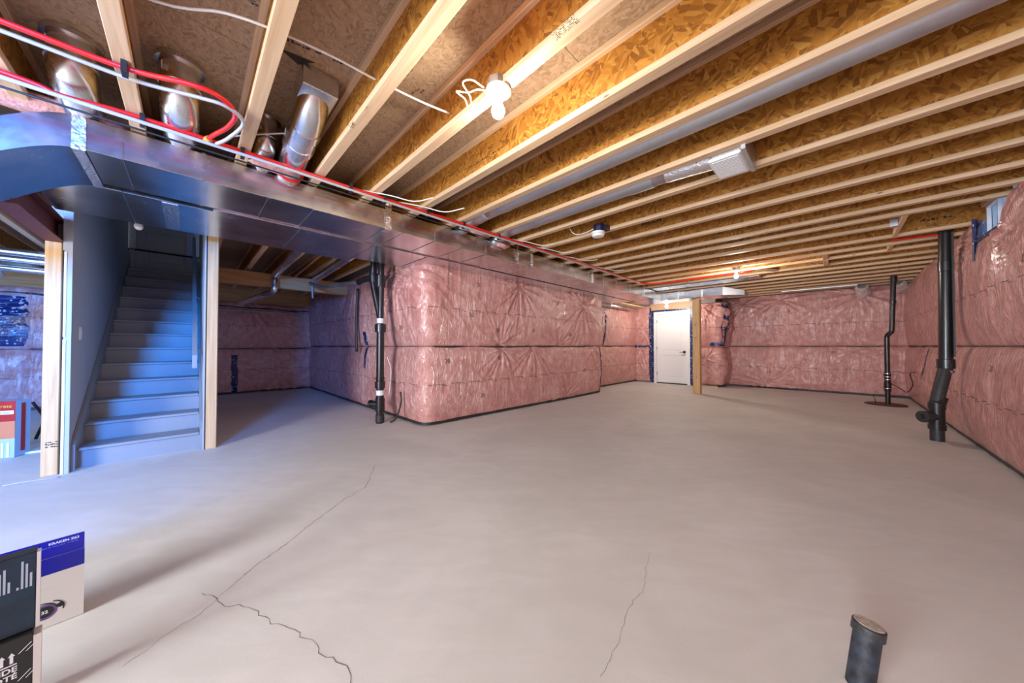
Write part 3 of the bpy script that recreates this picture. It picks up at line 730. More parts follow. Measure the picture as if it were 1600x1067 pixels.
bm = bmesh.new(); box(bm, -4.95, -3.66, -.885, -.775, 2.001, 2.013); box(bm, -4.95, -3.66, -.834, -.826, 2.013, 2.187); box(bm, -4.95, -3.66, -.885, -.775, 2.187, 2.2)
tag(obj('steel_beam', bm, 'maroon', loc=(-4.7, -.83, 2.001)), 'dark red painted steel beam on top of the leftmost post', 'beam')
bw = tag(obj('timber_beam', B(-7.09, -6.95, .26, 2.42, 2.13, 2.365, .004), 'beamwood', loc=(-7, 1.2, 2.13)), 'long timber beam in the shade behind the stair post', 'beam')

# ------------------------------------------------------------------ stairs
RZ, RX, SX, NS = .181, .262, -4.86, 13
st = tag(empty('staircase', (SX, -.3, 0)), 'grey painted closed staircase climbing away between grey walls', 'stairs')
y0, y1 = -.722, .112
for i in range(NS):
    x = SX - i * RX; z = RZ * (i + 1)
    obj('riser', B(x - .018, x, y0 + .02, y1 - .02, RZ * i, z - .028), 'stair', st)
    bm = B(x - RX - .0, x + .028, y0 + .02, y1 - .02, z - .028, z, .006)
    obj('tread', bm, 'stair', st)
def stringer(ya, yb):
    prof = [(SX + .10, 0), (SX - NS * RX, 0)]
    bm = bmesh.new()
    a = [(SX + .10, 0), (SX + .10, .23), (SX + .04, .30), (SX - NS * RX, RZ * NS + .30), (SX - NS * RX, 0)]
    f0 = [bm.verts.new((x, ya, z)) for x, z in a]; f1 = [bm.verts.new((x, yb, z)) for x, z in a]
    bm.faces.new(f0); bm.faces.new(f1)
    for k in range(5): bm.faces.new((f0[k], f0[(k + 1) % 5], f1[(k + 1) % 5], f1[k]))
    return bm
obj('skirt_board', stringer(y0, y0 + .02), 'stair', st); obj('skirt_board', stringer(y1 - .02, y1), 'stair', st)
def wall_x(name, x0, x1, y0, y1, z0, z1, label, m='dry'):
    return tag(obj(name, B(x0, x1, y0, y1, z0, z1), m), label, kind='structure')
sl = wall_x('wall_stair_left', -8.25, -4.80, -.737, -.7245, 0, 4.8, 'grey drywall on the left side of the stairs')
obj('drywall_edge', B(-4.80, -4.70, -.765, -.7245, 0, 1.93), 'dry', sl); obj('drywall_edge', B(-4.699, -4.696, -.768, -.752, 0, 1.16), 'paper', sl); obj('drywall_edge', B(-4.699, -4.696, -.768, -.754, 1.18, 1.92), 'paper', sl)
obj('drywall_edge', B(-4.80, -4.70, -.775, -.7245, 1.93, 2.7), 'dry', sl)
obj('stud_wall', B(-8.25, -4.84, -.86, -.737, 0, 4.8), 'conc', sl)
sr = wall_x('wall_stair_right', -8.25, -4.765, .114, .1275, 0, 4.8, 'grey drywall on the right side of the stairs')
obj('stud_wall', B(-8.25, -4.86, .1275, .23, 0, 4.8), 'dry', sr); obj('drywall_edge', B(-4.763, -4.759, .112, .124, 0, 2.4), 'dry', sr)
se = wall_x('wall_stair_end', -8.42, -8.30, -.86, .23, 0, 2.34, 'grey wall at the top of the stairs')
obj('upper_wall', B(-8.5, -8.42, -.86, .23, 2.34, 4.8), 'dry', se); obj('upper_wall', B(-8.5, -4.6, -.86, .23, 4.8, 4.85), 'white', se); obj('upper_wall', B(-4.66, -4.60, -.78, .2, ZS + .02, 4.8), 'dry', se)
d2 = tag(empty('door_2', (-8.3, -.3, 2.36)), 'closed grey panel door at the top of the stairs', kind='structure')
def panel_door(root, x, ya, yb, z0, z1, m, along='Y', face=1, panels=((.42, .93), (.08, .36))):
    """slab with recessed panels; lies in a plane of constant x (along Y) or constant y (along X), face = sign of the visible side"""
    def bx(a0, a1, d0, d1, q0, q1, bev=0):
        d0, d1 = sorted((x + face * d0, x + face * d1))
        return B(d0, d1, a0, a1, q0, q1, bev) if along == 'Y' else B(a0, a1, d0, d1, q0, q1, bev)
    w = yb - ya; h = z1 - z0; s = .11
    obj('door_slab', bx(ya, yb, -.035, -.012, z0, z1), m, root)
    obj('door_stile', bx(ya, ya + s, -.012, 0, z0, z1, .003), m, root); obj('door_stile', bx(yb - s, yb, -.012, 0, z0, z1, .003), m, root)
    edges = sorted([(z0 + a * h, z0 + b * h) for a, b in panels]); prev = z0
    for a, b in edges:
        obj('door_rail', bx(ya + s, yb - s, -.012, 0, prev, a, .003), m, root)
        obj('door_panel', bx(ya + s + .035, yb - s - .035, -.014, -.003, a + .035, b - .035, .008), m, root); prev = b
    obj('door_rail', bx(ya + s, yb - s, -.012, 0, prev, z1, .003), m, root)
panel_door(d2, -8.33, -.66, .06, 2.37, 4.36, 'dry', 'Y', 1)
obj('door_light_strip', B(-8.36, -8.26, -.68, .09, 2.338, 2.358), 'white', d2)  # white strip paints the line of light under the door
obj('door_casing', B(-8.33, -8.30, -.722, -.66, 2.34, 4.42), 'dry', d2); obj('door_casing', B(-8.33, -8.30, .06, .112, 2.34, 4.42), 'dry', d2)
hr = tag(empty('handrail', (-5.0, .06, 1.05)), 'flat grey board handrail sloping up the right stair wall', 'handrail')
sl_ = RZ / RX
bm = bmesh.new(); 
pa = Vector((-4.98, .045, .93)); L_ = 2.9
a = [(0, -.07), (0, .07), (-L_, L_ * sl_ + .07), (-L_, L_ * sl_ - .07)]
for yy in (.03, .065): pass
f0 = [bm.verts.new((pa.x + q[0], .028, pa.z + q[1])) for q in a]; f1 = [bm.verts.new((pa.x + q[0], .066, pa.z + q[1])) for q in a]
bm.faces.new(f0); bm.faces.new(f1)
for k in range(4): bm.faces.new((f0[k], f0[(k + 1) % 4], f1[(k + 1) % 4], f1[k]))
obj('rail', bm, 'stair', hr)
for t in (.25, 1.3, 2.4): obj('rail_bracket', T(smooth_path([(pa.x - t, .06, pa.z + t * sl_ - .04), (pa.x - t, .095, pa.z + t * sl_ - .06), (pa.x - t, .113, pa.z + t * sl_ - .10)], 3), .008, 8), 'plastic', hr, smooth=True)
sw = tag(empty('light_switch', (-5.0, -.7245, 1.22)), 'white light switch on the grey wall left of the stairs', 'switch')
obj('switch_plate', B(-5.04, -4.965, -.7243, -.717, 1.16, 1.28, .002), 'plastic', sw); obj('rocker', B(-5.018, -4.987, -.717, -.711, 1.19, 1.25, .002), 'plastic', sw)

# ------------------------------------------------------------------ white door at the far end
d1 = tag(empty('door_1', (-3.4, 10.0, 0)), 'white two-panel door with black lever at the far end', kind='structure')
panel_door(d1, 9.99, -3.80, -2.97, .03, 2.045, 'doorwhite', 'X', -1, panels=((.455, .945), (.08, .40)))
obj('door_jamb', B(-3.89, -3.805, 9.96, 10.13, 0, 2.13, .004), 'doorwhite', d1); obj('door_jamb', B(-2.965, -2.88, 9.96, 10.13, 0, 2.13, .004), 'doorwhite', d1); obj('door_head', B(-3.805, -2.965, 9.96, 10.13, 2.05, 2.13, .004), 'doorwhite', d1)
obj('threshold', B(-3.805, -2.965, 9.97, 10.1, 0, .028), 'black', d1)
for z in (.25, 1.0, 1.8): obj('hinge', B(-3.812, -3.797, 9.977, 9.993, z, z + .09), 'black', d1)
lv = obj('lock_body', B(-3.07, -3.005, 9.955, 9.99, .90, .97, .004), 'black', d1); obj('lever', B(-3.16, -3.03, 9.93, 9.945, .925, .94, .003), 'black', lv); obj('lever_neck', T([(-3.035, 9.935, .932), (-3.035, 9.96, .932)], .008, 8), 'black', lv)
obj('lock_body', B(-3.11, -3.01, 9.972, 9.99, .835, .865, .004), 'galvdull', d1)
for (a0, a1, b0, b1) in ((-3.955, -3.885, 0.02, 2.17), (-2.885, -2.80, 0.02, 2.22)): obj('blue_tape', B(a0, a1, 9.950, 9.985, b0, b1), 'tape', d1)
obj('blue_tape', B(-3.95, -2.84, 9.952, 9.985, 2.13, 2.18), 'tape', d1)
for xx in (-4.18, -4.33): obj('strapping_board', B(xx - .045, xx + .045, 7.75, 10.0, 2.28, 2.31), 'block', ce)

# ------------------------------------------------------------------ ducts
ZB, ZT = H + 1.117, H + 1.300
X0, X1 = -3.00, -3.545
sd = tag(empty('supply_duct', (X0, 1, ZB)), 'long rectangular galvanised supply duct with an S bend, running below the joists', 'duct')
cuts = [-.43, -.30, .058, .42, .72, 1.14, 1.31, 1.49, 1.85, 2.2, 2.56, 3.06, 3.42, 4.0, 4.5, 4.87, 5.4, 5.88, 6.5, 7.1, 7.75, 8.75]
for k, (a, b) in enumerate(zip(cuts[:-1], cuts[1:])):
    j = .0016 * (k % 2); bm = bmesh.new()
    box(bm, X1 + .001, X0 - j, a + .0015, b - .0015, ZB + j, ZT, .002)
    obj('duct_section', bm, 'galv', sd)
for c in cuts[1:-1]:
    obj('drive_cleat', B(X1 - .002, X0 + .003, c - .009, c + .009, ZB - .003, ZT + .002), 'galv', sd)
for c, wd in ((1.33, .03), (3.10, .016), (3.40, .016), (5.0, .02), (7.15, .02)):
    bm = bmesh.new(); box(bm, X0 + .002, X0 + .008, c - wd, c + wd, ZB - .004, ZT + .06); box(bm, X0 - .10, X0 + .006, c - wd, c + wd, ZB - .008, ZB - .002)
    obj('foil_strap', bm, 'foil', sd)
# S-shaped drop under the steel beam
bm = bmesh.new(); prev = None
for k in range(19):
    t = k / 18; y = -.43 - t * .72; s = t * t * (3 - 2 * t); zb = ZB - .40 * s; zt = ZT - .40 * s
    ring = [bm.verts.new(p) for p in ((X0, y, zb), (X0, y, zt), (X1 - .07, y, zt), (X1 - .07, y, zb))]
    if prev:
        for q in range(4): bm.faces.new((prev[q], prev[(q + 1) % 4], ring[(q + 1) % 4], ring[q]))
    else: bm.faces.new(ring)
    prev = ring
bm.faces.new(prev)
sb = obj('duct_offset', bm, 'galv', sd, autosmooth=.6)
bm = bmesh.new(); box(bm, X0 + .001, X0 + .006, -.475, -.425, ZB - .01, ZT + .02); box(bm, X1 - .07, X0 + .005, -.475, -.43, ZB - .012, ZB - .004)
obj('foil_strap', bm, 'foil', sd)
obj('duct_end', B(X1 - .07, X0, -1.9, -1.152, ZB - .40, ZT - .40), 'galv', sd)
# return duct beside it
rd = tag(empty('return_duct', (-4.0, 1, ZB)), 'wide flat return duct beside the supply duct, over the stair opening', 'duct')
for k, (a, b, xa, xb) in enumerate(((-.78, -.35, -4.47, -3.63), (-.35, .14, -4.47, -3.63), (.14, .75, -4.47, -3.55), (.75, 1.45, -4.46, -3.55), (1.45, 2.1, -4.30, -3.55), (2.1, 2.9, -4.26, -3.55), (2.9, 4.1, -4.26, -3.59), (4.1, 5.6, -4.26, -3.59), (5.6, 6.9, -4.26, -3.59), (6.9, 7.8, -4.2, -3.59))):
    bm = bmesh.new(); box(bm, xa, xb, a + .0015, b - .0015, ZB - .001 - .002 * (k % 2), ZT - .02, .002); obj('duct_section', bm, 'galv', rd)
for c in (.14, .75, 1.45, 2.1, 2.9, 4.1, 5.6): obj('drive_cleat', B(-4.27 if c > 1.5 else -4.46, -3.56, c - .010, c + .010, ZB - .006, ZT - .02), 'galv', rd)
obj('standing_seam', B(-3.565, -3.548, .14, 2.9, ZB - .012, ZB - .002), 'galv', rd)
obj('foil_strap', B(-4.44, -3.66, -.16, -.07, ZB - .0055, ZB - .003), 'foil', rd)
# branch duct turning right at the far end
bd = tag(empty('branch_duct', (-2.3, 8.7, ZB)), 'galvanised branch duct turning right above the thick post', 'duct')
for k, (a, b) in enumerate(((-2.999, -2.62), (-2.62, -2.12), (-2.12, -1.72))):
    obj('duct_section', B(a + .001, b - .001, 8.20 + .002 * (k % 2), 8.74, ZB - .0, ZT, .002), 'galv', bd)
for c in (-2.62, -2.12): obj('drive_cleat', B(c - .012, c + .012, 8.194, 8.74, ZB - .003, ZT + .001), 'foil', bd)
bm = bmesh.new(); f = [[bm.verts.new(p) for p in q] for q in (((-1.72, 8.2, ZB), (-1.72, 8.74, ZB), (-1.72, 8.74, ZT), (-1.72, 8.2, ZT)), ((-1.35, 8.34, ZB - .02), (-1.35, 8.70, ZB - .02), (-1.35, 8.70, ZB + .07), (-1.35, 8.34, ZB + .07)))]
bm.faces.new(f[0]); bm.faces.new(f[1])
for k in range(4): bm.faces.new((f[0][k], f[0][(k + 1) % 4], f[1][(k + 1) % 4], f[1][k]))
obj('duct_taper', bm, 'galvdull', bd)
tag(obj('bay_panning', B(-3.35, -.98, 7.455, 7.855, ZJ - .006, ZJ - .001), 'galv', loc=(-2, 7.6, ZJ - .005)), 'shiny flat sheet of metal closing a joist bay beside the far lamp', 'sheet metal')
# round branches in the joist bays
def round_pipe(name, pts, r, label, cat, collars=(), m='galvr', n=22, group=None):
    o = tag(empty(name, pts[0]), label, cat, group)
    obj('pipe', T(smooth_path(pts, 5) if len(pts) > 2 else pts, r, n), m, o, smooth=True)
    for (p, q) in collars:
        p, q = Vector(p), Vector(q); d = (q - p).normalized()
        obj('collar', LA(p, d, [(0, r + .001), (0, r + .006), ((q - p).length, r + .006), ((q - p).length, r + .001)], n), m, o, autosmooth=.6)
    return o
e1 = tag(empty('elbow_duct', (-3.0, .55, 2.4)), 'large round galvanised elbow duct rising from the main duct to a floor boot', 'duct')
obj('pipe', T([(-3.02, .535, 2.44), (-2.62, .53, 2.505)], .085, 24), 'galvr', e1, autosmooth=.9)
obj('elbow', T([(-2.62, .53, 2.505), (-2.50, .53, 2.527), (-2.40, .53, 2.55), (-2.32, .53, 2.585), (-2.27, .53, 2.63), (-2.25, .53, 2.68)], .088, 24), 'galvr', e1, autosmooth=.9)
obj('collar', T([(-2.66, .53, 2.499), (-2.60, .53, 2.509)], .093, 24), 'galvr', e1, autosmooth=.9)
obj('collar', T([(-2.50, .53, 2.527), (-2.43, .53, 2.541)], .093, 24), 'galvr', e1, autosmooth=.9)
obj('floor_boot', B(-2.35, -2.12, .44, .63, 2.60, ZS - .001, .004), 'galvr', e1)
obj('label_sticker', B(-2.57, -2.53, .435, .4365, 2.50, 2.535), 'white', e1)
obj('red_seal', T([(-2.96, .535, 2.449), (-2.945, .535, 2.452)], .094, 24), 'red', e1)
def boot(x, y, r, z0, label):
    o = tag(empty('round_boot', (x, y, z0)), label, 'duct boot')
    obj('pipe', T([(x, y, ZS - .03), (x, y, z0 + .06), (x - .02, y, z0 + .02), (x - .07, y, z0 - .02), (x - .14, y, z0 - .04), (-3.22, y, z0 - .05)], r, 24), 'galvr', o, autosmooth=.9)
    obj('collar', LA((x, y, z0 + .06), (0, 0, 1), [(0, r + .001), (0, r + .006), (.012, r + .006), (.012, r + .001)], 24), 'galvr', o, autosmooth=.5)
    obj('floor_flange', LA((x, y, ZS - .03), (0, 0, 1), [(0, r), (.001, r + .02), (.028, r + .02)], 24), 'galvr', o, autosmooth=.5)
    obj('label_sticker', B(x + r * .62, x + r * .62 + .03, y - r * .84, y - r * .80, z0 + .10, z0 + .13), 'white', o)
    return o
boot(-2.83, .372, .065, 2.50, 'short round duct standing beside the large elbow duct')
boot(-2.64, -.05, .085, 2.52, 'round duct boot in the joist bay left of the large elbow')
boot(-2.83, -.45, .085, 2.52, 'leftmost round duct boot above the red pipes')
round_pipe('round_duct', [(-3.05, 2.20, 2.44), (-2.75, 2.20, 2.495), (-2.55, 2.20, 2.505), (-2.2, 2.20, 2.505), (XR - .05, 2.20, 2.505)], .072, 'round galvanised duct along the joist bay before the exhaust fan', 'duct',
           collars=[((-2.30, 2.20, 2.505), (-2.26, 2.20, 2.505)), ((-2.72, 2.20, 2.50), (-2.68, 2.20, 2.503))], m='galvdull')
round_pipe('fan_duct', [(-3.05, 2.72, 2.40), (-2.85, 2.72, 2.485), (-2.6, 2.72, 2.50), (-2.3, 2.72, 2.50), (-.93, 2.72, 2.50)], .07, 'round galvanised duct leading to the white exhaust fan', 'duct',
           collars=[((-2.36, 2.72, 2.50), (-2.32, 2.72, 2.50)), ((-1.25, 2.72, 2.50), (-1.05, 2.72, 2.50))], m='galvdull')
# silver pipe along the recess wall, and wrapped sleeves at the far wall
round_pipe('silver_pipe', [(-4.24, 7.15, 2.20), (-4.24, 9.4, 2.20)], .055, 'horizontal silver pipe along the top of the recess wall near the door', 'pipe', collars=[((-4.24, 7.9, 2.2), (-4.24, 8.0, 2.2))])
def sleeve(x, y, z, label, ax):
    o = tag(empty('film_sleeve', (x, y, z)), label, 'vent sleeve')
    bm = LA((x, y, z), ax, [(0, .09), (.06, .105), (.14, .09), (.2, .11), (.34, .12)], 14)
    r2 = random.Random(int(abs(x * 100)))
    for v in bm.verts: v.co += Vector((r2.uniform(-.012, .012), r2.uniform(-.012, .012), r2.uniform(-.012, .012)))
    obj('wrap', bm, 'film', o, smooth=False); obj('pipe_mouth', LA(Vector((x, y, z)) - Vector(ax).normalized() * .03, ax, [(0, .07), (.04, .07)], 16), 'galvdull', o)
sleeve(.42, 10.28, 2.40, 'film-wrapped vent sleeve at the top of the far wall left of the sump pipe', (.1, 1, -.35))
sleeve(.93, 10.28, 2.42, 'film-wrapped vent sleeve in the far corner right of the sump pipe', (.2, 1, -.3))
tag(obj('flat_vent', B(-.9, .35, 10.02, 10.10, ZJ - .025, ZJ - .002, .003), 'galvdull', loc=(-.3, 10.05, ZJ - .06)), 'long flat pale vent strip under the far joists', 'vent')

# ------------------------------------------------------------------ exhaust fan, smoke alarm, lamps
ef = tag(empty('exhaust_fan', (-.46, 2.74, ZJ)), 'square white louvred exhaust fan hung between two joists', 'fan')
obj('housing', B(-.60, -.41, 2.57, 2.915, ZJ - .005, ZJ + .16, .004), 'galvdull', ef)
obj('flange_plate', B(-.425, -.40, 2.545, 2.935, ZJ - .03, ZJ + .12), 'galvdull', ef)
obj('grille_frame', B(-.625, -.428, 2.57, 2.905, ZJ - .030, ZJ - .005, .010), 'plastic', ef)
for k in range(13):
    yy = 2.602 + k * .0212; obj('louvre_slat', B(-.606, -.448, yy, yy + .011, ZJ - .0335, ZJ - .030), 'plastic', ef)
obj('grille_back', B(-.606, -.448, 2.597, 2.872, ZJ - .0312, ZJ - .0295), 'grey_ink', ef)
obj('duct_collar', T([(-.95, 2.72, 2.50), (-.60, 2.72, 2.49)], [.075, .085], 18), 'foil', ef, autosmooth=.6)
sa = tag(empty('smoke_alarm', (-1.86, 3.22, ZJ)), 'round white smoke alarm under a dark blue box between joists', 'smoke alarm')
obj('junction_box', LA((-1.86, 3.24, ZJ - .045), (0, 0, 1), [(0, .062), (.085, .062)], 8), 'navy', sa)
obj('box_bracket', B(-1.88, -1.79, 3.24, 3.36, ZJ - .01, ZJ + .03), 'navy', sa)
obj('alarm_body', LA((-1.86, 3.22, ZJ - .10), (0, 0, 1), [(0, .045), (.004, .06), (.03, .07), (.034, .074), (.052, .074), (.055, .07)], 26), 'plastic', sa, autosmooth=.6)
obj('alarm_slots', LA((-1.86, 3.22, ZJ - .073), (0, 0, 1), [(0, .0712), (.004, .0712)], 26), 'grey_ink', sa)
obj('wire', T(smooth_path([(-1.9, 3.24, ZJ + .02), (-2.02, 3.2, ZJ - .02), (-2.12, 3.16, ZJ - .02), (-2.18, 3.14, ZJ + .05), (-2.2, 3.12, ZJ + .15)], 5), .004, 6), 'cable', sa)
def lamp(x, y, z, label, lit=True, tilt=(0, 0, -1), s=1.0, bm_='bulb'):
    o = tag(empty('bulb_holder', (x, y, z)), label, 'lamp')
    d = Vector(tilt).normalized(); b = Vector((x, y, z))
    obj('box', LA(b - d * .045, d, [(0, .052 * s), (.043, .052 * s)], 8), 'galvdull', o)
    obj('lampholder', LA(b, d, [(0, .058 * s), (.012, .058 * s), (.018, .05 * s), (.022, .026 * s), (.05, .022 * s), (.052, .018 * s)], 26), 'porc', o, autosmooth=.5)
    for sx in (-1, 1): obj('screw', LA(b + Vector((.042 * sx, 0, 0)) + d * .0135, d, [(0, .005), (.003, .004)], 8), 'galvdull', o)
    prof = [(0, .013), (.012, .016), (.03, .024), (.045, .0295), (.058, .030), (.072, .0255), (.082, .015), (.086, .004)]
    bl = obj('bulb', LA(b + d * .05, d, [(a * s, r * s) for a, r in prof], 14), bm_ if lit else 'bulboff', o, smooth=True)
    return o
lamp(-1.21, 1.11, ZJ - .006, 'lit bare bulb in a round white holder near the camera', s=1.1)
lamp(-1.16, 6.468, ZJ - .046, 'lit bare bulb shining under the far joists', bm_='bulbfar')
lamp(-3.17, 9.0, 2.262, 'lit bare bulb hanging in front of the white door lintel', s=1.05, bm_='bulbfar')
obj('lamp_board', B(-4.45, -2.9, 8.95, 9.05, 2.311, 2.34), 'block', ce)
lamp(-4.62, -.345, ZJ - .091, 'unlit pear-shaped bulb over the foot of the stairs', lit=False, s=1.0)
lamp(-1.5, -3.3, ZJ - .006, 'added lit bulb, unseen behind the camera')  # extra bulb added out of view to fill the joists from behind
lc = tag(empty('lamp_cable', (-1.27, 1.02, 2.40)), 'short white cable loop beside the near lit bulb', 'cable')
obj('loop', T(smooth_path([(-1.255, 1.06, 2.41), (-1.268, 1.019, 2.40), (-1.318, .997, 2.40), (-1.353, .951, 2.40), (-1.363, 1.011, 2.40), (-1.394, 1.055, 2.40), (-1.40, 1.09, 2.43)], 6), .0035, 6), 'cable', lc, smooth=True)
obj('loop', T(smooth_path([(-1.255, 1.05, 2.42), (-1.25, .97, 2.41), (-1.288, .943, 2.40), (-1.328, 1.017, 2.40), (-1.37, 1.066, 2.40), (-1.38, 1.10, 2.43)], 6), .0035, 6), 'cable', lc, smooth=True)

# ------------------------------------------------------------------ water pipes and cables under the joists
def run(name, pts, r, m, label, cat, k=6, n=8):
    o = tag(empty(name, pts[0]), label, cat)
    obj('tube', T(smooth_path(pts, k), r, n), m, o, smooth=True); return o
zr = ZJ - .022
xr = -2.78
rp = run('red_pipe', [(xr, -1.3, zr), (xr, -.62, zr), (xr, -.47, zr - .02), (xr, -.24, zr), (xr, .25, zr), (xr - .01, 1.2, zr - .003), (xr, 2.1, zr), (xr + .01, 3.2, zr - .006), (xr, 4.4, zr), (xr - .02, 6.0, zr), (xr, 6.6, zr), (xr + .25, 6.86, zr), (xr + .9, 6.86, zr), (-1.0, 6.86, zr)], .0145, 'red', 'long red water pipe along the top edge of the supply duct', 'pipe')
for y in (-.2, .24, .92, 1.2, 1.62, 2.05, 2.56, 3.4):
    obj('pipe_clip', B(xr - .02, xr + .02, y - .010, y + .010, zr - .045, zr + .021), 'black', rp)
rb = run('red_pipe', [(-2.34, -1.1, zr), (-2.34, -.53, zr), (-2.33, -.22, zr), (-2.25, -.02, zr), (-2.25, .10, zr), (-2.36, .17, zr), (-2.52, .15, zr - .004), (-2.66, .10, zr - .006), (-2.755, .07, zr - .006)], .012, 'red', 'red water pipe looping across the near joists to the long red pipe', 'pipe')
obj('pipe_clip', B(-2.36, -2.30, -.235, -.215, zr - .03, zr + .021), 'black', rb)
obj('brass_fitting', T([(-2.79, .06, zr - .006), (-2.74, .075, zr - .006)], .017, 8), 'pk_gold', rb)
zw = zr - .028
run('white_pipe', [(xr + .01, -1.3, zw), (xr + .01, -.6, zw + .0), (xr + .02, -.3, zw - .004), (xr + .02, .4, zw), (xr + .015, 1.2, zw - .004), (xr + .02, 2.1, zw - .006), (xr + .015, 3.4, zw), (xr + .01, 5.0, zw), (xr + .01, 6.4, zw)], .011, 'whpex', 'long white water pipe hanging just below the long red pipe', 'pipe')
run('white_pipe', [(-2.40, -1.1, zr - .006), (-2.40, -.5, zr - .006), (-2.39, -.2, zr - .008), (-2.32, .02, zr - .008), (-2.30, .13, zr - .01), (-2.40, .21, zr - .01), (-2.62, .16, zr - .02), (-2.74, .11, zr - .026)], .010, 'whpex', 'white water pipe beside the looping red pipe', 'pipe')
run('dark_pipe', [(xr - .02, -1.2, zw - .03), (xr - .02, -.3, zw - .032), (xr - .02, .5, zw - .03), (xr - .02, 1.3, zw - .03), (xr - .02, 2.1, zw - .034), (xr - .02, 3.2, zw - .03)], .006, 'black', 'thin dark cable beneath the white pipe along the duct', 'cable')
wc = run('white_cable', [(-2.04, -1.0, 2.55), (-2.02, -.2, 2.545), (-1.86, .10, 2.55), (-1.80, .29, 2.552), (-1.76, .5, 2.548), (-1.75, .71, 2.55), (-1.72, .95, 2.548), (-1.66, 1.12, 2.53)], .006, 'cable', 'white electrical cable threaded through the near joist webs', 'cable')
run('grey_cable', [(-2.86, .20, 2.52), (-2.72, .35, 2.54), (-2.6, .48, 2.55)], .005, 'cable', 'thin pale cable in front of the short round duct', 'cable')
for (y, dx, i) in ((1.28, .35, 0), (1.60, .42, 1), (3.05, .3, 2), (3.5, .25, 3), (4.1, .25, 4), (5.0, .22, 5)):
    run('loose_cable', [(xr - .05, y - .25, zr + .03), (xr + .06, y - .05, zr + .012), (xr + .15, y + .12, zr - .012), (xr + .2 + dx * .3, y + .22, zr + .002)], .005, 'cable',
        ['loose white cable end by the duct left of the first wide joist gap', 'loose white cable end past the worn joist end', 'loose white cable under the fan duct end', 'loose white cable below the smoke alarm by the duct', 'loose white cable at the middle of the duct', 'loose white cable near the far duct end'][i], 'cable', 4, 6)
run('red_stub', [(xr + 3.3, 6.28, ZJ + .02), (XR - .28, 6.30, ZJ + .012), (XR - .18, 6.30, ZJ - .03), (XR - .13, 6.30, ZJ - .10)], .012, 'red', 'short red pipe curving into the right wall below the window', 'pipe')

# pink scraps of batt lying on and beside the duct
def scrap(x, y, z, sx, sy, sz, label, seed):
    bm = bmesh.new(); bmesh.ops.create_icosphere(bm, subdivisions=3, radius=1); r = VN(seed)
    for v in bm.verts:
        k = .75 + .55 * float(r(v.co.x * 2.3 + 9, v.co.y * 2.1 + v.co.z * 1.7 + 5)); v.co = Vector((x + v.co.x * sx * k, y + v.co.y * sy * k, z + v.co.z * sz * k))
    tag(obj('batt_scrap', bm, 'fluff', loc=(x, y, z - sz), smooth=True), label, 'insulation')
scrap(-3.12, -.58, 2.44, .10, .30, .045, 'torn pink batt scrap lying on the duct at its S bend', 3)
scrap(-2.86, 2.33, 2.385, .05, .13, .022, 'pink batt scrap tucked by the pipes under the round duct end', 5)
scrap(-2.86, .42, 2.40, .06, .14, .03, 'pink batt scrap at the foot of the large elbow duct', 8)
scrap(-2.95, 2.78, 2.38, .05, .10, .045, 'pink batt scrap beside the fan duct end', 9)

# ------------------------------------------------------------------ black drain pipes
def fitting(o, x, y, z0, z1, r, m='abs', nm='coupling'):
    return obj(nm, LA((x, y, z0), (0, 0, 1), [(0, r - .004), (.004, r), (z1 - z0 - .004, r), (z1 - z0, r - .004)], 24), m, o, autosmooth=.6)
# stack beside the jutting wall
sx, sy = -4.63, 1.95
s1 = tag(empty('drain_stack', (sx, sy, 0)), 'tall black drain stack with cleanout beside the jutting pink wall', 'pipe')
obj('pipe', T([(sx, sy, .0), (sx, sy, 1.36)], .052, 24), 'abs', s1, autosmooth=.9)
fitting(s1, sx, sy, .02, .12, .06, 'absgrey'); fitting(s1, sx, sy, .17, .36, .064); fitting(s1, sx, sy, .50, .60, .068); fitting(s1, sx, sy, .62, .66, .060)
obj('cleanout_arm', LA((sx - .02, sy - .02, .27), (-.72, -.6, 0), [(0, .05), (.09, .05), (.09, .058), (.13, .058)], 20), 'abs', s1, autosmooth=.6)
obj('pipe_label', LA((sx, sy, .40), (0, 0, 1), [(0, .0535), (.07, .0535)], 24), 'white_ink', s1)
fitting(s1, sx, sy, 1.30, 1.42, .075); obj('pipe_label', LA((sx, sy, 1.43), (0, 0, 1), [(0, .05), (.07, .05)], 24), 'white_ink', s1)
obj('upper_pipe', T([(sx, sy, 1.40), (sx + .02, sy + .0, 2.42)], .042, 20), 'abs', s1, autosmooth=.9)
obj('branch_pipe', T(smooth_path([(sx - .005, sy, 1.5), (sx - .06, sy - .03, 1.75), (sx - .12, sy - .06, 2.05), (sx - .10, sy - .06, 2.3), (sx - .1, sy - .06, 2.45)], 5), .046, 20), 'abs', s1, smooth=True)
fitting(s1, sx - .01, sy, 1.95, 2.12, .07); fitting(s1, sx - .11, sy - .06, 2.02, 2.16, .062)
obj('side_arm', T(smooth_path([(sx - .1, sy - .06, 2.1), (sx - .4, sy - .1, 2.10), (sx - .52, sy - .12, 2.08)], 4), .05, 18), 'abs', s1, smooth=True)
run('stack_cable', [(sx + .09, sy + .06, .95), (sx + .13, sy + .1, .75), (sx + .12, sy + .08, .45), (sx + .13, sy + .06, .42)], .005, 'cable', 'thin white cable hanging beside the drain stack', 'cable')
run('stack_hose', [(sx + .22, sy + .20, .45), (sx + .24, sy + .20, .30), (sx + .2, sy + .15, .08), (sx + .12, sy + .1, .015)], .012, 'black', 'black hose curling on the floor behind the drain stack', 'hose')
